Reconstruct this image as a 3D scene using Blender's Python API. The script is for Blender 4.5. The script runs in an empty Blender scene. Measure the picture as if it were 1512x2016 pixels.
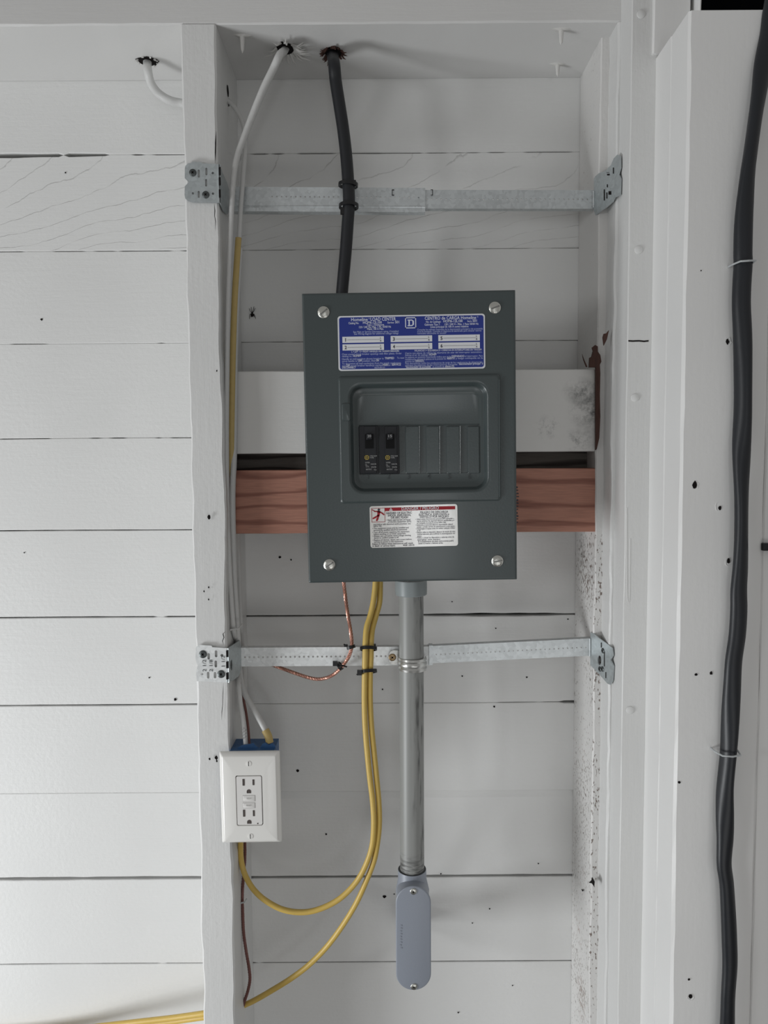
import bpy, bmesh, math, random
from mathutils import Vector, Matrix, noise
random.seed(7)
SC = bpy.context.scene
COL = SC.collection

# ------------------------------------------------------------------ camera
F = 1500.0                                    # focal length in pixels of the 1512 x 2016 frame
CAM = Vector((0.0, -1.14, 1.40))
PITCH, ROLL = math.radians(3.78), math.radians(-0.374)
fwd = Vector((0, math.cos(PITCH), -math.sin(PITCH)))
up0 = Vector((0, math.sin(PITCH), math.cos(PITCH)))
rt0 = Vector((1, 0, 0))
rt = rt0 * math.cos(ROLL) + up0 * math.sin(ROLL)
up = up0 * math.cos(ROLL) - rt0 * math.sin(ROLL)
cd = bpy.data.cameras.new('camera')
cam = bpy.data.objects.new('camera', cd); COL.objects.link(cam)
m = Matrix((rt, up, -fwd)).transposed().to_4x4(); m.translation = CAM
cam.matrix_world = m
cd.sensor_fit = 'VERTICAL'; cd.sensor_height = 36; cd.sensor_width = 27; cd.lens = F / 2016 * 36
cd.clip_start = 0.02
SC.camera = cam

# ------------------------------------------------------------------ light
wd = bpy.data.worlds.new('world'); SC.world = wd; wd.use_nodes = True
wd.node_tree.nodes['Background'].inputs[0].default_value = (1.0, 0.985, 0.965, 1)
wd.node_tree.nodes['Background'].inputs[1].default_value = 0.285

def area(name, loc, target, sx, sy, power, col):
    l = bpy.data.lights.new(name, 'AREA'); l.shape = 'RECTANGLE'; l.size = sx; l.size_y = sy
    l.energy = power; l.color = col
    o = bpy.data.objects.new(name, l); COL.objects.link(o); o.location = loc
    o.rotation_euler = (Vector(target) - Vector(loc)).to_track_quat('-Z', 'Y').to_euler()
    return o
area('assumed_side_door_light', (-1.7, -.9, .40), (0, -.05, .8), .5, .6, 21.5, (.97, 1.0, 1.02))  # unseen side door is assumed; lamp added to brighten the lower left wall
area('assumed_high_window_light', (-2.3, -1.9, 1.50), (0, -.05, .9), .35, .4, 9, (.98, 1.0, 1.01))  # window out of view, assumed from the direction of the shadows
area('assumed_doorway_light', (.25, -3.6, 1.0), (0, 0, 1.1), .3, .6, 3.5, (.97, 1.0, 1.02))  # assumed doorway behind the camera; lamp added for glare on the danger label
area('added_low_fill_light', (.5, -1.9, .15), (.2, 0, .9), 1.2, .8, 5.2, (1.0, 1.0, .99))  # fill lamp added low in front to fit wall brightness, not real floor bounce
SC.view_settings.view_transform = 'Standard'; SC.view_settings.look = 'None'
SC.view_settings.exposure = 0.0; SC.view_settings.gamma = 1.0
SC.view_settings.use_curve_mapping = False

# ------------------------------------------------------------------ helpers
def ray(px, py):
    return (fwd * F + rt * (px - 756) + up * (1008 - py)).normalized()
def P(px, py, D):
    """point of the plane D metres in front of the camera (D = Y + 1.14) that pixel px,py sees"""
    d = ray(px, py); return CAM + d * (D / d.y)
def PP(px, py, o, n):
    d = ray(px, py); return CAM + d * ((o - CAM).dot(n) / d.dot(n))

def origin_of(p):
    v = Vector((0, 0, 0))
    while p is not None:
        v = v + p.location; p = p.parent
    return v

def mesh_obj(name, me, mat=None, parent=None, smooth=False, bevel=0):
    o = bpy.data.objects.new(name, me); COL.objects.link(o)
    if parent is not None:
        o.parent = parent
    if mat: 
        me.materials.clear(); me.materials.append(mat)
    if smooth:
        for p in me.polygons: p.use_smooth = True
        try: me.set_sharp_from_angle(angle=math.radians(35))
        except Exception: pass
    if bevel:
        b = o.modifiers.new('bevel', 'BEVEL'); b.width = bevel; b.segments = 2; b.limit_method = 'ANGLE'
    return o

class MB:
    """collects shapes in world coordinates; build() links them as one mesh object"""
    def __init__(s): s.v = []; s.f = []
    def add(s, vs, fs):
        n = len(s.v); s.v += [Vector(a) for a in vs]; s.f += [tuple(i + n for i in f) for f in fs]; return s
    def box(s, x0, x1, y0, y1, z0, z1, M=None):
        vs = [Vector(a) for a in ((x0,y0,z0),(x1,y0,z0),(x1,y1,z0),(x0,y1,z0),(x0,y0,z1),(x1,y0,z1),(x1,y1,z1),(x0,y1,z1))]
        if M: vs = [M(a) for a in vs]
        return s.add(vs, [(0,1,5,4),(1,2,6,5),(2,3,7,6),(3,0,4,7),(4,5,6,7),(3,2,1,0)])
    def loops(s, ls, cap0=False, cap1=True, closed=True):
        n = len(ls[0]); base = len(s.v)
        for l in ls: s.v += [Vector(a) for a in l]
        for k in range(len(ls) - 1):
            for i in range(n if closed else n - 1):
                j = (i + 1) % n
                s.f.append((base + k*n + i, base + k*n + j, base + (k+1)*n + j, base + (k+1)*n + i))
        if cap0: s.f.append(tuple(base + i for i in reversed(range(n))))
        if cap1: s.f.append(tuple(base + (len(ls)-1)*n + i for i in range(n)))
        return s
    def tube(s, pts, r, seg=12, rz=None, twist=0.0, cap=True):
        """round or flat tube; r number or list; rz second half-axis; twist radians per metre or function"""
        pts = [Vector(p) for p in pts]; n = len(pts)
        T = [(pts[min(i+1, n-1)] - pts[max(i-1, 0)]).normalized() for i in range(n)]
        N = T[0].orthogonal().normalized()
        if abs(T[0].dot(Vector((0,1,0)))) < .95:
            N = (Vector((0,1,0)) - T[0] * T[0].y).normalized()
        ls = []; L = 0
        for i in range(n):
            N = (N - T[i] * N.dot(T[i])).normalized(); B = T[i].cross(N)
            if i: L += (pts[i] - pts[i-1]).length
            a0 = twist(L) if callable(twist) else twist * L
            ra = r[i] if isinstance(r, (list, tuple)) else r
            rb = ra if rz is None else rz
            U = N * math.cos(a0) + B * math.sin(a0); V = B * math.cos(a0) - N * math.sin(a0)
            ls.append([pts[i] + U * (math.cos(2*math.pi*k/seg) * ra) + V * (math.sin(2*math.pi*k/seg) * rb) for k in range(seg)])
        return s.loops(ls, cap, cap)
    def lathe(s, prof, o, ax, seg=24, ref=None):
        """prof: list of (radius, along) from o along ax"""
        ax = Vector(ax).normalized(); a = ref or ax.orthogonal().normalized(); b = ax.cross(a)
        ls = [[o + ax*h + (a*math.cos(2*math.pi*k/seg) + b*math.sin(2*math.pi*k/seg))*max(r, 1e-5) for k in range(seg)] for r, h in prof]
        return s.loops(ls, True, True)
    def build(s, name, mat, parent=None, smooth=False, bevel=0):
        off = origin_of(parent) if parent is not None else Vector((0,0,0))
        o0 = Vector((0,0,0))
        if parent is None and s.v:
            xs = [v.x for v in s.v]; ys = [v.y for v in s.v]; zs = [v.z for v in s.v]
            o0 = Vector(((min(xs)+max(xs))/2, (min(ys)+max(ys))/2, min(zs)))
        me = bpy.data.meshes.new(name)
        me.from_pydata([v - off - o0 for v in s.v], [], s.f)
        bm = bmesh.new(); bm.from_mesh(me); bmesh.ops.recalc_face_normals(bm, faces=bm.faces); bm.to_mesh(me); bm.free()
        o = mesh_obj(name, me, mat, parent, smooth, bevel)
        o.location = o0
        return o

def spline(pts, k=8):
    """Catmull-Rom through the points"""
    pts = [Vector(p) for p in pts]; q = [pts[0]*2 - pts[1]] + pts + [pts[-1]*2 - pts[-2]]; out = []
    for i in range(1, len(q) - 2):
        for j in range(k):
            t = j / k; a, b, c, d = q[i-1], q[i], q[i+1], q[i+2]
            out.append(((b*2) + (c-a)*t + (a*2-b*5+c*4-d)*t*t + (b*3-a-c*3+d)*t*t*t) * .5)
    out.append(pts[-1]); return out
def cab(lst, k=8): return spline([P(*a) for a in lst], k)

def rr(x0, z0, x1, z1, r, n=6):
    out = []
    for cx, cz, a in ((x1-r, z1-r, 0), (x0+r, z1-r, 90), (x0+r, z0+r, 180), (x1-r, z0+r, 270)):
        for i in range(n+1):
            t = math.radians(a + 90*i/n); out.append((cx + r*math.cos(t), cz + r*math.sin(t)))
    return out

def thing(name, label, cat, loc, group=None):
    o = bpy.data.objects.new(name, None); COL.objects.link(o); o.location = loc; o.empty_display_size = .03
    o['label'] = label; o['category'] = cat
    if group: o['group'] = group
    return o
def tag(o, label, cat, group=None):
    o['label'] = label; o['category'] = cat
    if group: o['group'] = group
    return o
def struct(o, label=None):
    o['kind'] = 'structure'
    if label: o['label'] = label
    return o

def flat(loops, depth):
    """2D loops (outer + holes) filled and extruded: returns verts (x,y,z=+-depth/2), faces"""
    cu = bpy.data.curves.new('tmp', 'CURVE'); cu.dimensions = '2D'; cu.fill_mode = 'BOTH'; cu.extrude = depth/2
    for l in loops:
        sp = cu.splines.new('POLY'); sp.points.add(len(l)-1); sp.use_cyclic_u = True
        for p, q in zip(sp.points, l): p.co = (q[0]*100, q[1]*100, 0, 1)
    cu.extrude = depth/2*100
    o = bpy.data.objects.new('tmp', cu); COL.objects.link(o)
    dg = bpy.context.evaluated_depsgraph_get()
    me = bpy.data.meshes.new_from_object(o.evaluated_get(dg))
    v = [Vector(a.co)/100 for a in me.vertices]; f = [tuple(p.vertices) for p in me.polygons]
    bpy.data.objects.remove(o); bpy.data.curves.remove(cu); bpy.data.meshes.remove(me)
    return v, f
_tc = {}
def text_geo(body, bold=0.0):
    if (body, bold) in _tc: return _tc[(body, bold)]
    cu = bpy.data.curves.new('tmp', 'FONT'); cu.body = body; cu.size = 1; cu.resolution_u = 2; cu.offset = bold
    o = bpy.data.objects.new('tmp', cu); COL.objects.link(o)
    dg = bpy.context.evaluated_depsgraph_get()
    me = bpy.data.meshes.new_from_object(o.evaluated_get(dg))
    v = [tuple(a.co) for a in me.vertices]; f = [tuple(p.vertices) for p in me.polygons]
    bpy.data.objects.remove(o); bpy.data.curves.remove(cu); bpy.data.meshes.remove(me)
    _tc[(body, bold)] = (v, f); return v, f
def add_text(mb, body, M, x0, x1, zb, h, w, bold=0.0):
    """fit text between x0 and x1 on baseline zb, capital height h; M(x, z, w) -> world"""
    v, f = text_geo(body, bold)
    if not v: return
    a = min(q[0] for q in v); b = max(q[0] for q in v); s = (x1-x0)/(b-a); k = h/0.69
    if len(body) == 1 and s > k*1.05: x0 += ((x1-x0) - k*(b-a))/2; s = k
    mb.add([M(x0 + (q[0]-a)*s, zb + q[1]*k, w) for q in v], f)

# ------------------------------------------------------------------ materials
def nodes_mat(name):
    m = bpy.data.materials.new(name); m.use_nodes = True
    nt = m.node_tree; b = nt.nodes['Principled BSDF']; return m, nt, b
def mat(name, col, rough=.5, metal=0., bump=0., bscale=200, stretch=(1,1,1), spec=.5, coat=0., var=0.):
    m, nt, b = nodes_mat(name)
    b.inputs['Base Color'].default_value = (*col, 1); b.inputs['Roughness'].default_value = rough
    b.inputs['Metallic'].default_value = metal; b.inputs['Specular IOR Level'].default_value = spec
    b.inputs['Coat Weight'].default_value = coat; b.inputs['Coat Roughness'].default_value = .12
    if bump or var:
        tc = nt.nodes.new('ShaderNodeTexCoord'); mp = nt.nodes.new('ShaderNodeMapping'); mp.inputs['Scale'].default_value = stretch
        n = nt.nodes.new('ShaderNodeTexNoise'); n.inputs['Scale'].default_value = bscale; n.inputs['Detail'].default_value = 5
        nt.links.new(tc.outputs['Object'], mp.inputs[0]); nt.links.new(mp.outputs[0], n.inputs['Vector'])
        if bump:
            bp = nt.nodes.new('ShaderNodeBump'); bp.inputs['Strength'].default_value = bump; bp.inputs['Distance'].default_value = .001
            nt.links.new(n.outputs['Fac'], bp.inputs['Height']); nt.links.new(bp.outputs[0], b.inputs['Normal'])
        if var:
            mx = nt.nodes.new('ShaderNodeMixRGB'); mx.inputs[1].default_value = (*[c*(1-var) for c in col], 1); mx.inputs[2].default_value = (*[min(1, c*(1+var)) for c in col], 1)
            nt.links.new(n.outputs['Fac'], mx.inputs[0]); nt.links.new(mx.outputs[0], b.inputs['Base Color'])
    return m
def painted(name, col=(.72,.72,.71), axis='x', ring=False, speck=0., rough=.42, fine=.35, rings_loc=(0,0,0), stain=None, grain=.30, spcol=(.20,.16,.14), chips=None):
    """white paint over wood: grain ripples along the board, optional cracked growth rings and flaked specks"""
    m, nt, b = nodes_mat(name); L = nt.links.new; N = nt.nodes.new
    b.inputs['Roughness'].default_value = rough; b.inputs['Specular IOR Level'].default_value = .4
    geo = N('ShaderNodeNewGeometry')
    mp = N('ShaderNodeMapping'); L(geo.outputs['Position'], mp.inputs[0])
    mp.inputs['Scale'].default_value = (1, 1, 14) if axis == 'x' else (14, 14, 1)
    g = N('ShaderNodeTexNoise'); g.inputs['Scale'].default_value = 14; g.inputs['Detail'].default_value = 6; g.inputs['Roughness'].default_value = .62
    L(mp.outputs[0], g.inputs['Vector'])
    fn = N('ShaderNodeTexNoise'); fn.inputs['Scale'].default_value = 170; fn.inputs['Detail'].default_value = 4
    L(geo.outputs['Position'], fn.inputs['Vector'])
    big = N('ShaderNodeTexNoise'); big.inputs['Scale'].default_value = 7; big.inputs['Detail'].default_value = 2
    L(geo.outputs['Position'], big.inputs['Vector'])
    mk = N('ShaderNodeMath'); mk.operation = 'MULTIPLY'; L(fn.outputs['Fac'], mk.inputs[0]); L(big.outputs['Fac'], mk.inputs[1])
    b1 = N('ShaderNodeBump'); b1.inputs['Strength'].default_value = grain; b1.inputs['Distance'].default_value = .0012; L(g.outputs['Fac'], b1.inputs['Height'])
    b2 = N('ShaderNodeBump'); b2.inputs['Strength'].default_value = fine; b2.inputs['Distance'].default_value = .0012; L(mk.outputs[0], b2.inputs['Height']); L(b1.outputs[0], b2.inputs['Normal'])
    last = b2
    # slight colour drift of the coat of paint
    mx = N('ShaderNodeMixRGB'); mx.inputs[1].default_value = (*[c*.95 for c in col], 1); mx.inputs[2].default_value = (*[min(1,c*1.04) for c in col], 1)
    L(big.outputs['Fac'], mx.inputs[0]); colr = mx.outputs[0]
    def thr(sock, lo, hi):
        r = N('ShaderNodeMapRange'); r.inputs['From Min'].default_value = lo; r.inputs['From Max'].default_value = hi; L(sock, r.inputs['Value']); return r.outputs[0]
    if ring:
        sxr = N('ShaderNodeSeparateXYZ'); L(geo.outputs['Position'], sxr.inputs[0])
        def M2(op, x, y):
            q = N('ShaderNodeMath'); q.operation = op
            for i_, v_ in enumerate((x, y)):
                if v_ is None: continue
                if isinstance(v_, (int, float)): q.inputs[i_].default_value = v_
                else: L(v_, q.inputs[i_])
            return q.outputs[0]
        vv_ = M2('SUBTRACT', rings_loc[2], sxr.outputs['Z']); v2_ = M2('MULTIPLY', M2('MULTIPLY', vv_, vv_), 20.0)
        dn = N('ShaderNodeTexNoise'); dn.inputs['Scale'].default_value = 6; dn.inputs['Detail'].default_value = 1; L(geo.outputs['Position'], dn.inputs['Vector'])
        dj = N('ShaderNodeTexNoise'); dj.inputs['Scale'].default_value = 45; dj.inputs['Detail'].default_value = 4; L(geo.outputs['Position'], dj.inputs['Vector'])
        tt = M2('ADD', M2('ADD', sxr.outputs['X'], v2_), M2('ADD', M2('MULTIPLY', dn.outputs['Fac'], .22), M2('MULTIPLY', dj.outputs['Fac'], .030)))
        fr_ = M2('FRACT', M2('MULTIPLY', tt, 11.5), None)
        line = thr(fr_, .045, 0.0)
        br = N('ShaderNodeTexNoise'); br.inputs['Scale'].default_value = 26; L(geo.outputs['Position'], br.inputs['Vector'])
        bk = thr(br.outputs['Fac'], .36, .55)
        mm = N('ShaderNodeMath'); mm.operation = 'MULTIPLY'; L(line, mm.inputs[0]); L(bk, mm.inputs[1])
        b3 = N('ShaderNodeBump'); b3.invert = True; b3.inputs['Strength'].default_value = .5; b3.inputs['Distance'].default_value = .001; L(mm.outputs[0], b3.inputs['Height']); L(last.outputs[0], b3.inputs['Normal']); last = b3
        mc = N('ShaderNodeMixRGB'); mc.inputs[2].default_value = (.28,.27,.26,1); L(colr, mc.inputs[1])
        m5 = N('ShaderNodeMath'); m5.operation = 'MULTIPLY'; m5.inputs[1].default_value = .5; L(mm.outputs[0], m5.inputs[0]); L(m5.outputs[0], mc.inputs[0]); colr = mc.outputs[0]
    if speck:
        mp3 = N('ShaderNodeMapping'); L(geo.outputs['Position'], mp3.inputs[0]); mp3.inputs['Scale'].default_value = (1, .8, .45)
        sn = N('ShaderNodeTexNoise'); sn.inputs['Scale'].default_value = 400; sn.inputs['Detail'].default_value = 3; L(mp3.outputs[0], sn.inputs['Vector'])
        sb = N('ShaderNodeTexNoise'); sb.inputs['Scale'].default_value = 11; sb.inputs['Detail'].default_value = 2; L(geo.outputs['Position'], sb.inputs['Vector'])
        ad = N('ShaderNodeMath'); ad.operation = 'ADD'; L(sn.outputs['Fac'], ad.inputs[0])
        s3 = N('ShaderNodeMath'); s3.operation = 'MULTIPLY'; s3.inputs[1].default_value = .35; L(sb.outputs['Fac'], s3.inputs[0]); L(s3.outputs[0], ad.inputs[1])
        # flaking only on the lower part of the stud, as in the photo
        sx = N('ShaderNodeSeparateXYZ'); L(geo.outputs['Position'], sx.inputs[0])
        zr = N('ShaderNodeMapRange'); zr.inputs['From Min'].default_value = 1.25; zr.inputs['From Max'].default_value = 1.40; zr.inputs['To Min'].default_value = 0; zr.inputs['To Max'].default_value = .14; L(sx.outputs['Z'], zr.inputs['Value'])
        sub = N('ShaderNodeMath'); sub.operation = 'SUBTRACT'; L(ad.outputs[0], sub.inputs[0]); L(zr.outputs[0], sub.inputs[1])
        sp = thr(sub.outputs[0], speck, speck + .04)
        mc = N('ShaderNodeMixRGB'); mc.inputs[2].default_value = (*spcol, 1); L(colr, mc.inputs[1]); L(sp, mc.inputs[0]); colr = mc.outputs[0]
        b4 = N('ShaderNodeBump'); b4.invert = True; b4.inputs['Strength'].default_value = .5; b4.inputs['Distance'].default_value = .0015; L(sp, b4.inputs['Height']); L(last.outputs[0], b4.inputs['Normal']); last = b4
    for st in (stain or []):
        (c, rad, sc, lo, hi, sc_col) = st
        vd = N('ShaderNodeVectorMath'); vd.operation = 'SUBTRACT'; L(geo.outputs['Position'], vd.inputs[0]); vd.inputs[1].default_value = c
        vs = N('ShaderNodeVectorMath'); vs.operation = 'DIVIDE'; L(vd.outputs[0], vs.inputs[0]); vs.inputs[1].default_value = rad
        vl = N('ShaderNodeVectorMath'); vl.operation = 'LENGTH'; L(vs.outputs[0], vl.inputs[0])
        fall = thr(vl.outputs['Value'], 1.0, .15)
        nn = N('ShaderNodeTexNoise'); nn.inputs['Scale'].default_value = sc; nn.inputs['Detail'].default_value = 8; nn.inputs['Roughness'].default_value = .75; L(geo.outputs['Position'], nn.inputs['Vector'])
        t = thr(nn.outputs['Fac'], lo, hi); q = N('ShaderNodeMath'); q.operation = 'MULTIPLY'; L(fall, q.inputs[0]); L(t, q.inputs[1])
        mc = N('ShaderNodeMixRGB'); mc.inputs[2].default_value = (*sc_col, 1); L(colr, mc.inputs[1]); L(q.outputs[0], mc.inputs[0]); colr = mc.outputs[0]
    L(colr, b.inputs['Base Color']); L(last.outputs[0], b.inputs['Normal'])
    return m
def timber(name, c0, c1, scale=9, stretch=(.12, .6, 1), dist=4.0, rough=.62, dark=None):
    m, nt, b = nodes_mat(name); L = nt.links.new; N = nt.nodes.new
    geo = N('ShaderNodeNewGeometry'); mp = N('ShaderNodeMapping'); mp.inputs['Scale'].default_value = stretch; mp.inputs['Location'].default_value = (.1,.2,.013); L(geo.outputs['Position'], mp.inputs[0])
    w = N('ShaderNodeTexWave'); w.bands_direction = 'Z'; w.inputs['Scale'].default_value = scale; w.inputs['Distortion'].default_value = dist; w.inputs['Detail'].default_value = 2; w.inputs['Detail Scale'].default_value = 3.0
    L(mp.outputs[0], w.inputs['Vector'])
    fz = N('ShaderNodeTexNoise'); fz.inputs['Scale'].default_value = 60; fz.inputs['Detail'].default_value = 6
    mf = N('ShaderNodeMapping'); mf.inputs['Scale'].default_value = (.6, 1, 9); L(geo.outputs['Position'], mf.inputs[0]); L(mf.outputs[0], fz.inputs['Vector'])
    cr = N('ShaderNodeValToRGB'); cr.color_ramp.elements[0].color = (*c0, 1); cr.color_ramp.elements[0].position = 0; cr.color_ramp.elements[1].color = (*c1, 1); cr.color_ramp.elements[1].position = .32
    L(w.outputs['Fac'], cr.inputs[0])
    mx = N('ShaderNodeMixRGB'); mx.blend_type = 'MULTIPLY'; mx.inputs[0].default_value = .45
    gr = N('ShaderNodeMapRange'); gr.inputs['From Min'].default_value = .3; gr.inputs['From Max'].default_value = .7; gr.inputs['To Min'].default_value = .6; gr.inputs['To Max'].default_value = 1.1; L(fz.outputs['Fac'], gr.inputs['Value'])
    L(cr.outputs[0], mx.inputs[1]); L(gr.outputs[0], mx.inputs[2]); L(mx.outputs[0], b.inputs['Base Color'])
    bp = N('ShaderNodeBump'); bp.inputs['Strength'].default_value = .3; bp.inputs['Distance'].default_value = .001; L(fz.outputs['Fac'], bp.inputs['Height']); L(bp.outputs[0], b.inputs['Normal'])
    b.inputs['Roughness'].default_value = rough
    return m
def galv(name, col=(.48,.52,.53), rough=.38):
    m, nt, b = nodes_mat(name); L = nt.links.new; N = nt.nodes.new
    geo = N('ShaderNodeNewGeometry'); v = N('ShaderNodeTexVoronoi'); v.inputs['Scale'].default_value = 230; L(geo.outputs['Position'], v.inputs['Vector'])
    n = N('ShaderNodeTexNoise'); n.inputs['Scale'].default_value = 35; n.inputs['Detail'].default_value = 3; L(geo.outputs['Position'], n.inputs['Vector'])
    mx = N('ShaderNodeMixRGB'); mx.inputs[1].default_value = (*[c*.88 for c in col],1); mx.inputs[2].default_value = (*[c*1.12 for c in col],1); L(v.outputs['Color'], mx.inputs[0]); L(mx.outputs[0], b.inputs['Base Color'])
    r = N('ShaderNodeMapRange'); r.inputs['To Min'].default_value = rough-.08; r.inputs['To Max'].default_value = rough+.14; L(n.outputs['Fac'], r.inputs['Value']); L(r.outputs[0], b.inputs['Roughness'])
    b.inputs['Metallic'].default_value = .6
    return m

PLANK_COL = (.74,.74,.73)
M_plank = painted('plank_paint', PLANK_COL, 'x', fine=.55)
M_ring1 = painted('plank_paint_cracked', PLANK_COL, 'x', ring=True, rings_loc=(0,0,1.865))
M_stud = painted('stud_paint', (.70,.70,.69), 'z', fine=.5)
M_beam = painted('beam_paint', (.66,.655,.645), 'x', fine=.25)
M_flaky = painted('flaking_paint', (.70,.69,.675), 'z', speck=.785, fine=1.0,
    stain=[((.288,-.05,.79),(.05,.03,.03),120,.55,.62,(.20,.09,.06)), ((.288,-.05,.98),(.05,.03,.025),120,.55,.62,(.22,.12,.10)), ((.288,-.06,.605),(.05,.03,.045),110,.50,.58,(.20,.10,.07)), ((.288,-.045,.70),(.05,.03,.025),120,.55,.62,(.25,.13,.10)), ((.288,-.035,1.27),(.05,.03,.03),150,.50,.6,(.08,.07,.06))])
M_post = painted('post_paint', (.80,.797,.787), 'z', fine=.22, grain=.10)
M_whiteboard = painted('blocking_paint', (.72,.71,.69), 'x', fine=.4,
    stain=[((.272,-.10,1.493),(.032,.05,.022),55,.42,.64,(.13,.13,.13)), ((.283,-.10,1.468),(.035,.05,.032),70,.44,.64,(.10,.10,.10)), ((.268,-.10,1.427),(.03,.05,.02),60,.48,.68,(.2,.2,.2)), ((.222,-.10,1.445),(.02,.05,.02),90,.5,.7,(.25,.25,.25))])
M_red = timber('reddish_fir', (.25,.095,.065), (.44,.205,.145), scale=13, dist=7)
M_oldwood = timber('old_dark_wood', (.035,.027,.024), (.16,.145,.13), scale=13, dist=6, rough=.8)
M_void = mat('black_void', (.004,.004,.005), 1.0, spec=0)
M_hole = mat('hole_dark', (.012,.01,.01), .9, spec=.1)
M_splint = mat('torn_red_wood', (.07,.030,.022), .8, bump=.8, bscale=300, stretch=(1,1,.2), var=.5)
M_splw = mat('painted_splinters', (.62,.61,.59), .6, bump=.3)
M_panel = mat('grey_enamel', (.052,.066,.067), .33, bump=.10, bscale=420, coat=.15)
M_panelnum = mat('grey_enamel_number', (.030,.038,.040), .4)
M_blk = mat('black_plastic', (.004,.005,.008), .5, bump=.1, bscale=600)
M_blk2 = mat('black_plastic_handle', (.0015,.0015,.002), .5, spec=.2)
M_cable = mat('black_cable_jacket', (.008,.009,.012), .5, bump=.25, bscale=90)
M_cable2 = mat('service_cable_jacket', (.010,.012,.016), .42, bump=.25, bscale=60)
M_zip = mat('zip_tie_black', (.006,.006,.007), .35)
M_galv = galv('galvanized_steel')
M_galv2 = galv('galvanized_steel_bar', (.58,.61,.62), .34)
M_galv3 = galv('lit_galvanized_steel', (.80,.82,.82), .42); M_galv3.node_tree.nodes['Principled BSDF'].inputs['Metallic'].default_value = .3  # paler copy of the steel; light on the lower bracket put into colour
M_zinc = mat('zinc_screw', (.62,.62,.58), .28, 1.0, bump=.3, bscale=500)
M_dscrew = mat('dark_screw', (.10,.11,.11), .4, .8)
M_brass = mat('brass_screw', (.55,.40,.24), .4, .9)
M_pvc = mat('conduit_grey_pvc', (.205,.215,.215), .42, bump=.15, bscale=200, stretch=(1,1,.1), var=.10)
M_pvcl = mat('conduit_body_grey', (.27,.295,.345), .42, bump=.12, bscale=700)
M_pvch = mat('conduit_adapter_grey', (.26,.29,.295), .38)
M_strap = mat('strap_zinc', (.60,.60,.58), .30, .9, bump=.2, bscale=200)
M_yel = mat('yellow_cable_jacket', (.62,.43,.105), .42, bump=.2, bscale=150, var=.06)
M_yelp = mat('yellow_jacket_dusty', (.50,.37,.14), .5, bump=.2, bscale=150, var=.10)
M_wcab = mat('painted_white_cable', (.60,.60,.59), .42, bump=.5, bscale=160, var=.04)
M_cu = mat('copper_wire', (.60,.32,.25), .38, .9)
M_cud = mat('tarnished_copper', (.19,.085,.075), .5, .5, bump=.5, bscale=300)
M_plate = mat('white_nylon_plate', (.80,.79,.76), .20, coat=.25)
M_dev = mat('white_receptacle', (.76,.745,.725), .35)
M_slot = mat('slot_dark', (.07,.055,.05), .6)
M_bluebox = mat('blue_plastic_box', (.035,.11,.26), .5, bump=.6, bscale=220)
M_lblw = mat('label_white', (.72,.73,.76), .35)
M_blue = mat('label_blue', (.012,.030,.235), .38)
M_lbllt = mat('label_print_pale', (.42,.47,.70), .45)
M_lblwt = mat('label_print_white', (.66,.69,.80), .45)
M_black = mat('label_print_black', (.03,.03,.045), .5)
M_dang = mat('danger_label_film', (.66,.65,.62), .16, bump=.35, bscale=55, coat=.9)
M_redp = mat('danger_print_red', (.33,.010,.020), .35, spec=.3)
M_yp = mat('print_yellow', (.45,.33,.06), .5)
M_gp = mat('print_grey', (.28,.28,.28), .5)
M_ink = mat('marker_ink', (.12,.12,.13), .6)
M_concrete = mat('concrete_floor', (.15,.145,.14), .75, bump=.3, bscale=40, var=.12)

# ------------------------------------------------------------------ setting: planked wall
def fbm(x, s): return noise.noise(Vector((x, s*7.31, s*1.7)))
XL, XR = -1.25, .345
def zs(py, px=800): return P(px, py, 1.14).z
# seams of the siding: (pixel row, gap left of the stud, gap in the bay, broken up by paint 0..1)
SEAMS = [(157-1,.0,.0,0), (301,.0030,.0016,.35), (490.5,.0011,.0007,.30), (672,.0009,.0005,.45), (859,.0010,.0006,.50), (1040,.0013,.0012,.15),
         (1211,.0020,.0022,.05), (1384,.0020,.0008,.12), (1557,.0002,.0002,.9), (1725.5,.0040,.0032,0), (1893.5,.0013,.0018,.02)]
seam_z = [zs(s[0]) for s in SEAMS]
step = seam_z[-2] - seam_z[-1]
while seam_z[-1] - step > .05:
    seam_z.append(seam_z[-1] - step); SEAMS.append((0, .0015, .0015, .1))
wb = MB(); wb.box(XL, .75, .021, .05, 0, 2.45)
wall = struct(wb.build('wall_back', M_void), 'white painted horizontal board wall seen between the framing')
xs = [XL + i*.0075 for i in range(int((XR-XL)/.0075)+1)]
def gapw(k, x):
    if k >= len(SEAMS): return 0
    _, gl, gr_, br = SEAMS[k]
    w = gl if x < -.25 else gr_
    if k == 1 and x < -.25:                       # the wide crack top left tapers off
        w = .0045 * max(0, min(1, (-.33 - x)/.15)) + .0012
    if k == 1 and x > .0: w *= .7
    n_ = fbm(x*19, k+1) * .5 + fbm(x*57, k+9) * .5
    if n_ < -0.42 + br*.95: return 0.00005 if br else w
    if k == 7 and x > -.2 : w = .0003 if x < .17 else (.0035 if x > .27 else .0008)
    if k == 6 and x > .05: w = .0022 + .0026*max(0, 1-((x-.17)/.12)**2)
    return w * (1 + .35*fbm(x*31, k+4))
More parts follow.
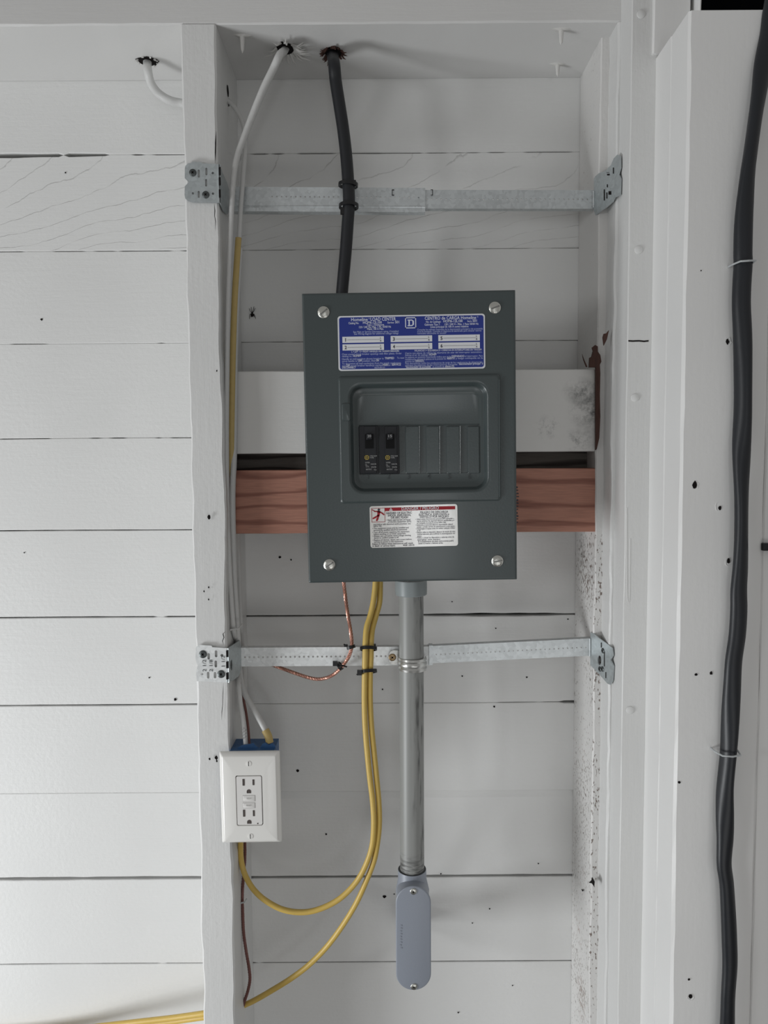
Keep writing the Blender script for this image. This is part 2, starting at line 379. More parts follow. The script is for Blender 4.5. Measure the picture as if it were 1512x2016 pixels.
for k in range(len(seam_z)):
    zt = seam_z[k]; zb = seam_z[k+1] if k+1 < len(seam_z) else 0.0
    dy = random.uniform(-.0006, .0006) if k else 0
    lo, up_ = [], []
    mbp = MB(); ls = []
    for x in xs:
        a = gapw(k, x)/2 if k else -.004
        b = gapw(k+1, x)/2
        wz = .0006*fbm(x*5, k+20); wz2 = .0006*fbm(x*5, k+21)
        if k == 0: wz = 0
        ch = .0009 if k != 8 else .0012
        bot = zb + b + wz2; top = zt - a + wz
        wy = .0005*fbm(x*3, k+50)
        ls.append([Vector((x,.0205,bot)), Vector((x,ch+dy+wy,bot)), Vector((x,dy+wy,bot+ch)), Vector((x,dy+wy,top-(.0105 if k == 8 and x > -.21 else ch))), Vector((x,(.0028 if k == 8 and x > -.21 else ch)+dy+wy,top)), Vector((x,.0205,top))])
    mbp.loops(ls, True, True)
    mbp.build('plank', M_ring1 if k == 1 else M_plank, wall)
# nail holes and dents of the siding, too small to pick apart
holes = MB()
def hole(mb, px, py, D, r, n=Vector((0,-1,0)), sx=1, sz=1, pt=None):
    c = pt if pt is not None else P(px, py, D)
    a = n.orthogonal().normalized() if abs(n.y) < .5 else Vector((1,0,0)); b = Vector((0,0,1)) if abs(n.z) < .5 else Vector((0,1,0))
    if abs(n.x) > .5: a = Vector((0,1,0))
    k = [c + n*.0004 + a*(math.cos(t*.785)*r*sx*random.uniform(.75,1.2)) + b*(math.sin(t*.785)*r*sz*random.uniform(.75,1.2)) for t in range(8)]
    mb.add(k, [tuple(range(8))])
for px, py, r in [(82,629,.0018),(586,1517,.0024),(642,1642,.0016),(345,1377,.0022),(753,1357,.0013),(129,340,.0013),(757,1765,.0026),(776,1760,.0012),
                  (551,1097,.002),(573,1102,.0012),(1037,1333,.0013),(973,1391,.0015),(910,1331,.0012),(890,1140+160/3.6,.001),(868,1720,.0012),(964,1789,.0012),(930,1817,.001),
                  (902,1993,.0014),(1009,1940,.001),(485,1740,.001),(976,1237,.0011),(1118,1219,.0012),(48,1088,.0012),(294,1334,.0012),(1060,1700,.0012)]:
    hole(holes, px, py, 1.1392, r)
ho = holes.build('nail_holes', M_hole, wall); ho['kind'] = 'stuff'
sp = MB()
c = P(496.5,619,1.1385)
sp.lathe([(0,-.0005),(.0018,0),(.0024,.0012),(.0019,.0024),(0,.0030)], c+Vector((0,.001,-.0012)), (0,-1,0), 12)
spo = tag(sp.build('spider', M_hole, None, True), 'small dark spider on the white planks left of the panel, above its top corner', 'spider')
hd = MB(); hd.lathe([(0,-.0004),(.0012,0),(.0014,.0008),(0,.0018)], c+Vector((0,.0008,.0024)), (0,-1,0), 10); hd.build('head', M_hole, spo, True)
for dx_, dz_, kx, kz in [(.0045,.0075,.0030,.0030),(.0028,.0098,.0022,.0050),(-.0012,.0090,-.0008,.0050),(-.0042,.0070,-.0028,.0030),(-.0040,-.0080,-.0034,-.0020),(-.0016,-.0055,-.0020,-.0020),(.0050,-.0078,.0034,-.0020),(.0030,-.0055,.0026,-.0016)]:
    lg = MB(); o_ = c+Vector((0,-.0004,.0016)); lg.tube([o_, o_+Vector((kx,-.0012,kz)), o_+Vector((dx_,.0008,dz_))], .00035, 5); lg.build('leg', M_hole, spo)

fl = MB(); fl.box(-3, 2.5, -5, .05, -.05, 0)
struct(fl.build('floor', M_concrete), 'grey concrete garage floor below the wall')

# boards with softened, slightly uneven edges
def board(mb, x0, x1, y0, y1, z0, z1, axis='z', step=.03, wob=.0007, ch=.0016, seed=0, cap=True):
    """front is y0 (towards the camera)"""
    if axis == 'z': a0, a1, b0, b1, l0, l1 = x0, x1, y0, y1, z0, z1
    elif axis == 'x': a0, a1, b0, b1, l0, l1 = z0, z1, y0, y1, x0, x1
    sec = [(a0,b1,0,0),(a0,b0,0,1),(a0,b0,1,0),(a1,b0,-1,0),(a1,b0,0,1),(a1,b1,0,0)]
    n = max(2, int((l1-l0)/step)); ls = []
    for i in range(n+1):
        l = l0 + (l1-l0)*i/n; q = []
        for j, (a, b, sa, sb_) in enumerate(sec):
            c = ch * (1 + .6*fbm(l*18, seed+j))
            aa = a + sa*c; bb = b + sb_*c
            if j in (1,2,3,4):
                s_ = 1 if j in (1,2) else 2
                aa += wob*fbm(l*11, seed*3+s_) + wob*.5*fbm(l*45, seed*3+s_+5); bb += wob*.5*fbm(l*8, seed*5+s_+30)
            q.append(Vector((aa, bb, l)) if axis == 'z' else Vector((l, bb, aa)))
        ls.append(q)
    return mb.loops(ls, cap, cap)
def board_obj(name, m_, *a, parent=None, **k):
    mb = MB(); board(mb, *a, **k); return mb.build(name, m_, parent)

X3 = P(1233, 800, .957).x
SX0, SX1 = P(378, 1000, 1.0).x, P(443, 1000, 1.0).x       # left stud
ZP = zs(155)                                              # underside of the top plate
stud = tag(board_obj('wall_stud', M_stud, SX0, SX1, -.14, -.0007, 0, ZP, 'z', step=.012, wob=.0022, ch=.0022, seed=3),
    'white painted stud on the left, brackets and outlet fixed to it', 'stud', 'wall studs of the bay')
def crack(name, pts, D, w, parent, m_=M_hole):
    """thin open check in the face of a board, as a recessed-looking sliver"""
    mb = MB(); q = [P(a, b, D) for a, b in pts]; L_, R_ = [], []
    for i, v in enumerate(q):
        t = w * (1 if 0 < i < len(q)-1 else .15) * random.uniform(.6, 1.2)
        L_.append(v + Vector((-t/2,0,0))); R_.append(v + Vector((t/2,0,0)))
    n = len(q); mb.add(L_+R_, [(i, i+1, n+i+1, n+i) for i in range(n-1)]); return mb.build(name, m_, parent)
crack('crack', [(425.5,258),(424.5,280),(424,300),(423.5,322)], .9975, .0012, stud)
crack('crack', [(422,401),(423,415),(422.5,425),(424.5,436),(424,455)], .9975, .0009, stud)
crack('crack', [(444,1243),(439,1248),(441,1255),(438,1262),(440,1270)], .9965, .0012, stud)
crack('crack', [(440,1345),(439,1365),(438.5,1385),(437,1400),(436.5,1418)], .9975, .0009, stud)
sh = MB()
for px, py, r in [(412,1018,.0022),(411,1156,.001),(411,1180,.001),(402,1164,.001),(427,730,.001),(413,1494,.0014),(426,1492,.0022),(427,1498,.0012)]:
    hole(sh, px, py, .9968, r, sz=1.4)
o = sh.build('nail_holes', M_hole, stud); o['kind'] = 'stuff'
for y_, z_, r in [(-.07,P(447,185,1.08).z,.006),(-.066,P(447,208,1.08).z,.0035),(-.075,P(475,1700,1.06).z,.004)]:
    ss = MB(); hole(ss, 0,0,0, r, Vector((1,0,0)), pt=Vector((SX1+.0006,y_,z_)), sz=1.3); ss.build('cable_hole', M_hole, stud)

beam = tag(board_obj('top_plate', M_beam, XL, X3+.003, -.14, -.0007, ZP, ZP+.32, 'x', wob=.0008, ch=.002, seed=8),
    'white painted horizontal beam across the top, with cable holes drilled underneath', 'beam')

# holes with splinters in the underside of the beam
def under(px, py):           # point of the underside seen at this pixel
    return PP(px, py, Vector((0,0,ZP)), Vector((0,0,1)))
def drill(px, py, rx, ry, msp, nsp, ln, spread=1.0, side=None):
    c = under(px, py); mb = MB()
    n = 14; k = [c + Vector((math.cos(2*math.pi*i/n)*rx*random.uniform(.8,1.2), math.sin(2*math.pi*i/n)*ry*random.uniform(.8,1.15), -.0006)) for i in range(n)]
    mb.add(k, [tuple(range(n))]); mb.build('drill_hole', M_hole, beam)
    s = MB()
    for i in range(nsp):
        a = 2*math.pi*i/nsp + random.uniform(-.3,.3)
        if side is not None and random.random() < .55: a = side + random.uniform(-.5,.5)
        b0 = c + Vector((math.cos(a)*rx*.9, math.sin(a)*ry*.9, -.0002)); l = ln*random.uniform(.4,1.3)
        t1 = b0 + Vector((math.cos(a)*l*spread*.6, math.sin(a)*l*spread*.6, -l*random.uniform(.15,.55)))
        mid = (b0+t1)/2 + Vector((0,0,-l*.15))
        s.tube([b0, mid, t1], [.0016*random.uniform(.6,1.3), .0011, .0002], 5)
    o = s.build('splinters', msp, beam); o['kind'] = 'stuff'
drill(562, 95, .013, .016, M_splw, 44, .018, 1.6, side=0.15)
drill(656, 103, .013, .016, M_splint, 34, .014, 1.0)
drill(290, 120, .014, .013, M_splw, 12, .006)

# right-hand framing
X1 = P(1134, 1000, 1.14).x; X2 = X1 + .0098
X3 = P(1233, 800, .957).x; X4 = P(1279, 900, .957).x
st2 = tag(board_obj('wall_stud', M_flaky, X1, X2+.004, -.104, -.0007, 0, ZP, 'z', step=.012, wob=.0014, ch=.0016, seed=12),
    'narrow stud at the right of the bay with flaking speckled paint', 'stud', 'wall studs of the bay')
st3 = tag(board_obj('wall_stud', M_stud, X2+.001, X3+.004, -.14, -.0007, 0, ZP, 'z', step=.010, wob=.0022, ch=.0022, seed=15),
    'rough edged white stud behind the right-hand steel brackets', 'stud', 'wall studs of the bay')
tr1 = struct(board_obj('trim_1', M_stud, X3, X4+.003, -.183, 0, 0, 2.45, 'z', step=.03, wob=.0006, ch=.0012, seed=18), 'white trim board with painted-over nail heads')
ZPOST = P(1420, 20, .858).z
print('ZPOST', ZPOST, P(1283,110,.957).z, P(1140,155,1.14).z, ZP)
tr2 = struct(board_obj('trim_2', M_post, X4, X4+.06, -.233, 0, 0, ZPOST, 'z', step=.03, wob=.0005, ch=.0016, seed=21), 'inner board of the right post')
X6 = P(1497, 1300, .858).x
tr3 = struct(board_obj('trim_3', M_post, X4+.0006, X6, -.282, -.2335, 0, ZPOST, 'z', step=.03, wob=.0005, ch=.0030, seed=24), 'wide white front board of the right post')
tr4 = struct(board_obj('trim_4', M_post, X6+.0009, X6+.34, -.279, -.2, 0, P(1505,60,.86).z, 'z', step=.03, wob=.0010, ch=.0016, seed=27), 'white board at the right edge beside the seam')
tr5 = struct(board_obj('trim_5', M_post, X4-.0055, P(1396,5,.9).x, -.188, 0, ZPOST+.004, 2.45, 'z', step=.03, wob=.0012, ch=.0014, seed=29), 'white header board above the right post')
tr6 = struct(board_obj('trim_6', M_post, P(1404,5,.9).x, P(1425,5,.88).x, -.20, 0, ZPOST+.001, 2.45, 'z', step=.03, wob=.0012, ch=.0014, seed=31), 'short white block in the gap above the post')
v_ = MB(); v_.box(P(1396,5,.9).x, X6+.5, -.10, .02, ZPOST-.1, 2.5); v_.box(X6+.34, X6+.5, -.20, .02, 0, ZPOST-.1)  # solid black blocks; the darkness of the gap is put into their colour
struct(v_.build('dark_gap_right', M_void), 'black blocks standing in for the unlit gap above and beside the right post')
# painted nail heads on the trim board
nh0 = None
for px, py in [(1262,28),(1257,492),(1250,783),(1240,1398)]:
    c = P(px, py, .957); c.y = -.183
    mb = MB(); mb.lathe([(.0052,0),(.005,.0009),(.0038,.0016),(0,.0018)], c, (0,-1,0), 16); mb.build('nail_head', M_stud, tr1, True)
ck = MB(); q = [P(x, y, .9566) for x, y in [(1237,671),(1246,671.5),(1258,671),(1268,672),(1277,671)]]
ck.add([a+Vector((0,0,.0009)) for a in q]+[a-Vector((0,0,.0009)) for a in q], [(i,i+1,6+i,5+i) for i in range(4)]); ck.build('crack', M_hole, tr1)
ck = MB(); q = [P(x, y, .998) for x, y in [(1219,681),(1224,677),(1230,675),(1234,671)]]
ck.add([a+Vector((0,-.0015,.0007)) for a in q]+[a+Vector((0,-.0015,-.0007)) for a in q], [(i,i+1,5+i,4+i) for i in range(3)]); ck.build('crack', M_hole, st3)
# painted drips / ridges on the trim
mb = MB(); mb.tube(spline([P(1234,1000,.957), P(1234,1100,.957), P(1234.5,1170,.957), P(1237,1186,.957), P(1239.5,1172,.957), P(1240,1120,.957), P(1240.5,1060,.957)], 5), .0006, 6); mb.build('paint_drip', M_stud, tr1, True)
ph = MB()
for px, py, r, s_ in [(1368,955,.0028,1.7),(1417,1000,.0021,1.1),(1434,1104,.0020,1.5),(1370,1328,.0017,1),(1400,1325,.0017,1.3),(1432,673,.0018,1.8),(1337,1540,.0017,1),(1356,1928,.0015,1),(1359,1961,.0024,1.2),(1380,533,.0008,1)]:
    hole(ph, px, py, .8578, r, sz=s_)
o = ph.build('nail_holes', M_hole, tr3); o['kind'] = 'stuff'
for px, py in [(1368,955),(1415,998),(1434,1105),(1359,1961),(1432,674)]:      # raised paint rims
    c = P(px, py, .858); mb = MB()
    k_ = random.uniform(0, 6); n_ = random.randint(7, 10)
    mb.tube([c + Vector((math.cos(k_+t*.52)*.0040*random.uniform(.8,1.15), .0001, math.sin(k_+t*.52)*.0052*random.uniform(.8,1.15))) for t in range(n_)], [.0006*math.sin(math.pi*(t+.3)/n_) for t in range(n_)], 5); mb.build('paint_rim', M_post, tr3, True)
bs = MB(); a = P(1503,1070,.855); b = P(1520,1084,.855); bs.box(a.x, a.x+.05, -.2865, -.278, b.z, a.z)
bs.build('black_strip', M_blk, tr4)
# torn wood at the right of the blocking
tw = MB()
def poly(mb, pts, D, th=.004, jit=0):
    q = [P(x, y, D) for x, y in pts]; n = len(q)
    r_ = [v + Vector((0, th, 0)) for v in q]
    mb.add(q + r_, [tuple(range(n)), tuple(reversed(range(n, 2*n)))] + [(i, (i+1) % n, n+(i+1) % n, n+i) for i in range(n)])
poly(tw, [(1160,723),(1161,704),(1165,702),(1168,690),(1166,684),(1172,679),(1177,682),(1177,692),(1182,699),(1184,712),(1181,718),(1182,735),(1181,780),(1182,820),(1180,862),(1175,884),(1173,886),(1173,723)], 1.031, .004)
poly(tw, [(1187,664),(1189,657),(1194,656),(1199,650),(1195,668),(1189,680)], 1.000, .003)
tw.tube([P(1155,722,1.03), P(1149,708,1.035), P(1146,697,1.04)], [.0012,.0009,.0002], 5)
tag(tw.build('torn_wood', M_splint), 'splintered red-brown strip of torn wood between the white board and the stud', 'splinter')
ht = MB(); q = [(1158,1738),(1163,1734),(1167,1727),(1171,1738),(1170,1746),(1166,1740)]
pl_n = Vector((-1,0,0)); pl_o = Vector((X1-.0016,0,0))
ht.add([PP(x,y,pl_o,pl_n) for x,y in [(1159,1738),(1164,1733),(1166,1726),(1171,1736),(1170,1746),(1165,1739)]], [tuple(range(6))])
ht.build('dark_chip', M_hole, st2); ht = MB()
ht.add([PP(x,y,pl_o,pl_n) for x,y in [(1144,1749+1),(1149,1752),(1147,1756)]], [(0,1,2)])
ht.build('dark_chip', M_hole, st2)

# blocking boards in the bay
Xb0 = SX1 + .0005
wbz0, wbz1 = P(1100, 889, 1.04).z, P(1100, 727, 1.04).z
blk = tag(board_obj('blocking_board', M_whiteboard, Xb0, P(1174, 800, 1.04).x, -.10, -.06, wbz0, wbz1, 'x', wob=.0006, ch=.0010, seed=40),
    'white painted board across the bay behind the panel, grey smudges at its right end', 'board', 'boards across the bay behind the panel')
rz0, rz1 = P(1100, 1047, 1.038).z, P(1100, 922, 1.038).z
red = tag(board_obj('blocking_board', M_red, Xb0, P(1172, 980, 1.04).x, -.102, -.062, rz0, rz1, 'x', wob=.0006, ch=.0010, seed=43),
    'bare reddish fir board across the bay behind the panel, below the white board', 'board', 'boards across the bay behind the panel')
tag(board_obj('blocking_board', M_oldwood, Xb0, X1-.0005, -.060, -.022, rz1-.02, wbz0+.02, 'x', seed=46),
    'dark weathered board seen in the gap between the white and the red boards', 'board', 'boards across the bay behind the panel')
gs = MB()    # faded ink strokes of the grade stamp beside the panel
for i in range(12):
    z = P(1020, 958 + i*6.3, 1.0375).z; w_ = random.uniform(.5,1)
    a = P(1017, 900, 1.0375).x
    gs.box(a, a+.0035*w_, -.1028, -.1018, z-.0022*random.uniform(.4,1), z)
gs.build('stamp_ink', M_black, red)
# ------------------------------------------------------------------ nails sticking out of the beam
for i, (x0_, y0_, x1_, y1_, lab) in enumerate([(477,70,479,105,'white painted nail tip hanging from the beam near the left stud'), (1105,58,1106,89,'white painted nail tip under the beam at right, nearer its front edge'), (1098,126,1097,151,'white painted nail tip under the beam at right, close to the planks')]):
    a = under(x0_, y0_); L_ = abs(P(x1_, y1_, a.y+1.14).z - a.z)
    mb = MB(); mb.lathe([(.0036,.001),(.0034,-.002),(.0026,-L_*.5),(.0022,-L_*.8),(.0003,-L_)], a, (0,0,1), 10)
    mb.loops([[a+Vector((math.cos(t)*.016*(.6+.4*random.random()), math.sin(t)*.004, .0005)) for t in [k*.628 for k in range(10)]],
              [a+Vector((math.cos(t)*.004, math.sin(t)*.003, -.0022)) for t in [k*.628 for k in range(10)]]], False, True)
    tag(mb.build('nail', M_splw, None, True), lab, 'nail', 'nail tips under the beam')

# ------------------------------------------------------------------ breaker panel
DF = .94; YF = DF - 1.14; TILT = math.radians(.62)
pc = P(808, 858, DF)
ct, st_ = math.cos(TILT), math.sin(TILT)
def uv(px, py):
    d = P(px, py, DF) - pc; return (d.x*ct + d.z*st_, -d.x*st_ + d.z*ct)
def W(u, v, w=0.0): return pc + Vector((u*ct - v*st_, -w, u*st_ + v*ct))
def Wpx(px, py, w=0.0): u, v = uv(px, py); return W(u, v, w)
u0, v1 = uv(595, 578); u1, v0 = uv(1018, 1142)
u0 = (u0 + uv(607,1146)[0])/2; u1 = (uv(1015,570)[0] + u1)/2; v0 = (v0 + uv(607,1147)[1])/2; v1 = (v1 + uv(1015,570)[1])/2
panel = thing('breaker_panel', 'grey steel breaker panel hanging on the boards, two black breakers in its window', 'electrical panel', W((u0+u1)/2, v0, -.06))
def L2(x0, z0, x1, z1, r, w): return [W(a, b, w) for a, b in rr(x0, z0, x1, z1, r)]
def rpx(x0, y0, x1, y1):       # pixel rectangle -> local (u0,v0,u1,v1)
    a = uv(x0, (y0+y1)/2)[0]; b = uv(x1, (y0+y1)/2)[0]; c = uv((x0+x1)/2, y1)[1]; d = uv((x0+x1)/2, y0)[1]; return a, c, b, d
def ins(R, k): return (R[0]+k, R[1]+k, R[2]-k, R[3]-k)
box = MB(); R = ins((u0,v0,u1,v1), .007)
box.loops([L2(*R, .003, -.0975), L2(*R, .003, -.009)], True, True); box.build('enclosure', M_panel, panel)
cv = MB(); R = (u0, v0, u1, v1); E = rpx(668, 739, 985, 988); Q = rpx(689, 755, 960, 967); S_ = rpx(703, 775, 946, 951)
O = rpx(706.3, 837, 943.7, 933)
cv.loops([L2(*R,.001,-.010), L2(*R,.001,-.0018), L2(*ins(R,.0008),.0015,-.0005), L2(*ins(R,.0020),.002,0), L2(*ins(R,.0030),.002,0),
          L2(*ins(E,-.0014),.004,0.0), L2(*ins(E,-.0004),.004,0.0), L2(*E,.004,.0006), L2(*ins(E,.0012),.004,.0019), L2(*ins(E,.0024),.004,.0023), L2(*ins(E,.0034),.004,.0023), L2(*ins(Q,-.0030),.018,.0023),
          L2(*ins(Q,-.0015),.017,.0023), L2(*Q,.016,.0017), L2(*ins(Q,.0016),.0145,-.0002), L2(*ins(Q,.0030),.0130,-.0050), L2(*ins(Q,.0042),.0120,-.0063),
          L2(*ins(S_,-.0020),.0105,-.0066), L2(*ins(S_,-.0004),.0095,-.0074), L2(*ins(S_,.0012),.009,-.0078), L2(*ins(O,0),.0008,-.0078), L2(*ins(O,.0003),.0006,-.0088)], True, True)
cover = cv.build('cover', M_panel, panel, True)
# latch tab at the left of the window
T = rpx(673, 794, 690, 829)
mb = MB(); mb.loops([L2(*T,.002,.0018), L2(*ins(T,.0005),.002,.0036), L2(*ins(T,.0014),.0015,.0040)], True, True); mb.build('latch_tab', M_panel, panel, True)
# vertical bead at the right of the embossing
bd = MB(); bd.tube([Wpx(982.5,748,.0020), Wpx(983,860,.0022), Wpx(983.5,978,.0020)], .0011, 8); bd.build('edge_bead', M_panel, cover, True)
# filler plates
for x0_, x1_ in [(799,825.5),(840,865.5),(880,906),(922,945)]:
    T = rpx(x0_, 839, x1_, 932)
    mb = MB(); mb.loops([L2(*T,.0006,-.0089), L2(*ins(T,.0001),.0006,-.0067), L2(*ins(T,.0006),.0006,-.0062)], True, True); mb.build('filler_plate', M_panel, panel, True)
for xl in (826.5, 866.8, 907.3):
    mb = MB(); mb.tube([Wpx(xl,838,-.0070), Wpx(xl,932,-.0070)], .0007, 6); mb.build('filler_rib', M_panel, panel, True)
tl = MB(); tl.tube([Wpx(706,836.6,-.0076), Wpx(944,833.6+1.5,-.0076)], .0006, 6); tl.build('window_lip', M_panel, panel, True)
for i, x in enumerate([722,762,802,842,883,923]):
    nb = MB(); a, b = uv(x, 943); add_text(nb, str(i+1), W, a, a+.0042, b, .0062, -.0072, .012); nb.build('slot_number', M_panelnum, panel)
# breakers
def breaker(x0_, x1_, amps, tx, ys):
    T = rpx(x0_, 838, x1_, 933); wid = T[2]-T[0]
    mb = MB(); mb.loops([L2(*T,.0008,-.0088), L2(*T,.0008,-.0052), L2(*ins(T,.0006),.0008,-.0046)], True, True)
    C_ = (T[0]+wid*.26, T[1]+.0006, T[2]-wid*.12, T[3]-.0006)
    mb.loops([L2(*C_,.0006,-.0050), L2(*ins(C_,.0004),.0006,-.0034)], True, True)
    b = mb.build('circuit_breaker', M_blk, panel, True)
    Hh = rpx(tx-7.5, 855, tx+7.5, 882)
    mb = MB(); mb.loops([L2(*ins(Hh,-.0006),.0006,-.0036), L2(*ins(Hh,-.0006),.0006,-.0030), L2(*ins(Hh,.0004),.0005,-.0030)], True, True)
    mb.build('handle_well', M_blk2, b)
    G = rpx(tx-6, 853.5, tx+6, 866)
    mb = MB(); mb.loops([L2(*G,.0008,-.0032), L2(*ins(G,.0004),.0008,.0024), L2(*ins(G,.001),.0008,.0030)], True, True); mb.build('toggle', M_blk, b, True)
    tx_ = MB(); a, v = uv(tx-3.5, 861 ); add_text(tx_, amps, W, a, a+.0046, v, .0030, .00315, .02); tx_.build('rating_number', M_gp, b)
    # maker's emblem: a square holding a D
    a, v = uv(tx-9, 905); s = .0052; ym = MB()
    def rect(m_, x, z, w_, h_, d): m_.add([W(x,z,d), W(x+w_,z,d), W(x+w_,z+h_,d), W(x,z+h_,d)], [(0,1,2,3)])
    d = -.0032
    for q in ((0,0,s,.0008),(0,s-.0008,s,.0008),(0,0,.0008,s),(s-.0008,0,.0008,s)): rect(ym, a+q[0], v+q[1], q[2], q[3], d)
    add_text(ym, 'D', W, a+.0017, a+s-.0015, v+.0015, .0022, d, .02); ym.build('emblem', M_yp, b)
    gt = MB(); y = 901
    for txt, xa, xb, yy in ys:
        a, v = uv(tx + xa, yy); a2, _ = uv(tx + xb, yy); add_text(gt, txt, W, a, a2, v, .0016, -.0031, .02)
    gt.build('breaker_print', M_gp, b)
rows = [('1 POLE', 1, 8, 899),('HOM', 9, 15, 899),('TYPE', 1, 9, 902.5),('LISTED', -8, 1, 912),('UL', -8, -4, 916.5),('HACR', 3, 14, 915),('CTL', -7, 0, 920),('SWD', 4, 14, 921),('40/75C', -7, 5, 925.5),('Cu', 9, 14, 926)]
breaker(707, 745.5, '20', 727, rows)
breaker(747, 786.5, '15', 768, rows)
# cover screws
def screw(name, c, r, mt, parent, n=(0,-1,0), dome=.5, cross=True, slot_ang=45, slotm=M_hole):
    n = Vector(n); mb = MB()
    mb.lathe([(r,-.0006),(r,r*.10),(r*.85,r*dome*.6),(r*.5,r*dome*.92),(0,r*dome)], c, n, 24)
    o = mb.build(name, mt, parent, True)
    a = Vector((1,0,0)) if abs(n.y) > .9 else n.orthogonal().normalized(); b = n.cross(a); sm = MB()
    for k in ((0,1) if cross else (0,)):
        t = math.radians(slot_ang + 90*k); d = a*math.cos(t)+b*math.sin(t); e = n.cross(d)
        l = r*(.48 if cross else .86); w_ = r*.12; h_ = c + n*(r*dome*1.01)
        h0 = c + n*(r*dome*.55)
        sm.add([h0-d*l-e*w_, h0+d*l-e*w_, h0+d*l+e*w_, h0-d*l+e*w_, h_-d*l*.8-e*w_, h_+d*l*.8-e*w_, h_+d*l*.8+e*w_, h_-d*l*.8+e*w_], [(0,1,5,4),(1,2,6,5),(2,3,7,6),(3,0,4,7),(4,5,6,7)])
    sl = sm.build('drive_slot', slotm, None); 
    sl.parent = o; sl.location = sl.location - origin_of(o)
    return o
for (px, py), an in zip([(637,615),(974,606),(648.5,1112),(979,1104.5)], (40, 20, 35, 10)):
    screw('cover_screw', Wpx(px, py, .0002), .0072, M_zinc, panel, dome=.34, cross=False, slot_ang=an, slotm=mat('screw_slot', (.25,.25,.24), .5, .8))

# blue directory label
B = rpx(665.5, 620, 955, 728)
lab = MB(); lab.loops([L2(*B,.0035,.0000), L2(*B,.0035,.0004)], True, True); lab = lab.build('directory_label', M_lblw, panel)
lab['label'] = 'blue directory label with white border and six numbered fields'
pr = MB(); pr.loops([L2(*ins(B,.0018),.0028,.0003), L2(*ins(B,.0018),.0028,.00055)], True, True); pr.build('blue_field', M_blue, lab)
# label coordinates: fractions of the label measured from its top left corner
def LB(fx, fy): return B[0] + (B[2]-B[0])*fx, B[3] - (B[3]-B[1])*fy
wt, pt_, bk = MB(), MB(), MB()
def lt(mb, s, fx0, fx1, fy, h, bold=.0, w=.00065):
    a, v = LB(fx0, fy); b, _ = LB(fx1, fy); add_text(mb, s, W, a, b, v, h, w, bold)
lt(wt,'Homeline',.092,.205,.096,.0039,.012); lt(pt_,'®',.209,.222,.072,.002); lt(wt,'LOAD CENTER',.224,.396,.096,.0039,.012)
lt(wt,'Catalog No.',.074,.145,.150,.0025,.01); lt(wt,'HOM6-12L100',.172,.300,.148,.0030,.014); lt(wt,'Series',.338,.382,.149,.0022,.01); lt(wt,'S01',.390,.418,.148,.0030,.014)
lt(wt,'Type 1 Enclosure',.197,.315,.185,.0024,.012); lt(wt,'120 / 240 Vac Max. 1 Ph. 50/60 Hz',.145,.362,.225,.0024,.012); lt(wt,'Mains 100 A Max.',.200,.312,.262,.0024,.012)
lt(pt_,'See Main or Service Disconnect rating, if installed',.105,.412,.308,.0021,.01); lt(pt_,'See Wiring diagram for additional voltage ratings',.110,.412,.344,.0021,.01)
lt(wt,'CENTRO de CARGA Homeline',.592,.940,.096,.0039,.012); lt(pt_,'®',.944,.957,.072,.002)
lt(wt,'No. de Catálogo:',.600,.702,.150,.0025,.01); lt(wt,'HOM6-12L100',.717,.848,.148,.0030,.014); lt(wt,'Serie',.880,.910,.149,.0022,.01); lt(wt,'S01',.916,.945,.148,.0030,.014)
lt(wt,'Gabinete Tipo 1',.590,.692,.200,.0024,.012); lt(wt,'120 / 240 V~ Máx. 1 Fase 50/60 Hz',.726,.956,.200,.0024,.012); lt(wt,'Línea principal de 100 A como máximo',.630,.888,.243,.0024,.012)
lt(pt_,'Consulte los valores nominales de la desconexión principal o de acometida',.540,.984,.287,.0020,.008); lt(pt_,'si se ha instalado. Consulte el diagrama de alambrado para obtener valores',.540,.975,.321,.0020,.008); lt(pt_,'nominales adicionales de tensión',.540,.735,.355,.0020,.008)
lt(wt,'L = LEFT  R = RIGHT HANDLES ON TANDEM BREAKERS',.090,.415,.668,.0021,.012)
for s, a, b, y in [('Close unused circuit breaker openings with filler plates. Order',.025,.432,.712),('catalog no.',.025,.093,.748),('Handle at mid-position shows breaker is',.025,.308,.800),('To reset',.400,.448,.795),
                   ('move handle to',.025,.128,.838),('position, then',.163,.252,.838),('To disconnect all load conductors from the supply conductors,',.025,.428,.884),('turn',.025,.048,.922),('circuit breaker handle(s) marked',.082,.300,.922),('or',.342,.356,.922),('60270-001-01',.245,.315,.965)]:
    lt(pt_, s, a, b, y, .0021, .008)
for s, a, b, y in [('HOMFP',.100,.155,.748),('TRIPPED',.316,.380,.800),('OFF',.134,.160,.838),('ON',.256,.276,.838),('OFF',.052,.078,.922),('MAIN',.304,.338,.922),('SERVICE',.362,.425,.918),('DISCONNECT',.025,.118,.958)]:
    lt(wt, s, a, b, y, .0025, .018)
lt(wt,'PALANCAS I = IZQUIERDA D = DERECHA EN INTERRUPTORES EN TÁNDEM',.520,.975,.668,.0020,.012)
for s, a, b, y in [('Cierre con placas de relleno las aberturas sin usar del interruptor automático.',.455,.980,.712),('Solicite el no. de catálogo',.455,.612,.748),('La palanca en posición intermedia indica que se ha',.455,.768,.786),('el interruptor. Para',.862,.984,.782),('restablecerlo, coloque la palanca en la posición de',.455,.732,.824),('y luego colóquela en la',.798,.984,.820),('posición de',.455,.515,.860),
                   ('Para desconectar todos los conductores de carga de los conductores de alimentación,',.455,.984,.896),('coloque las palancas de los interruptores marcadas',.455,.810,.930),('en posición de',.640,.720,.966)]:
    lt(pt_, s, a, b, y, .0020, .008)
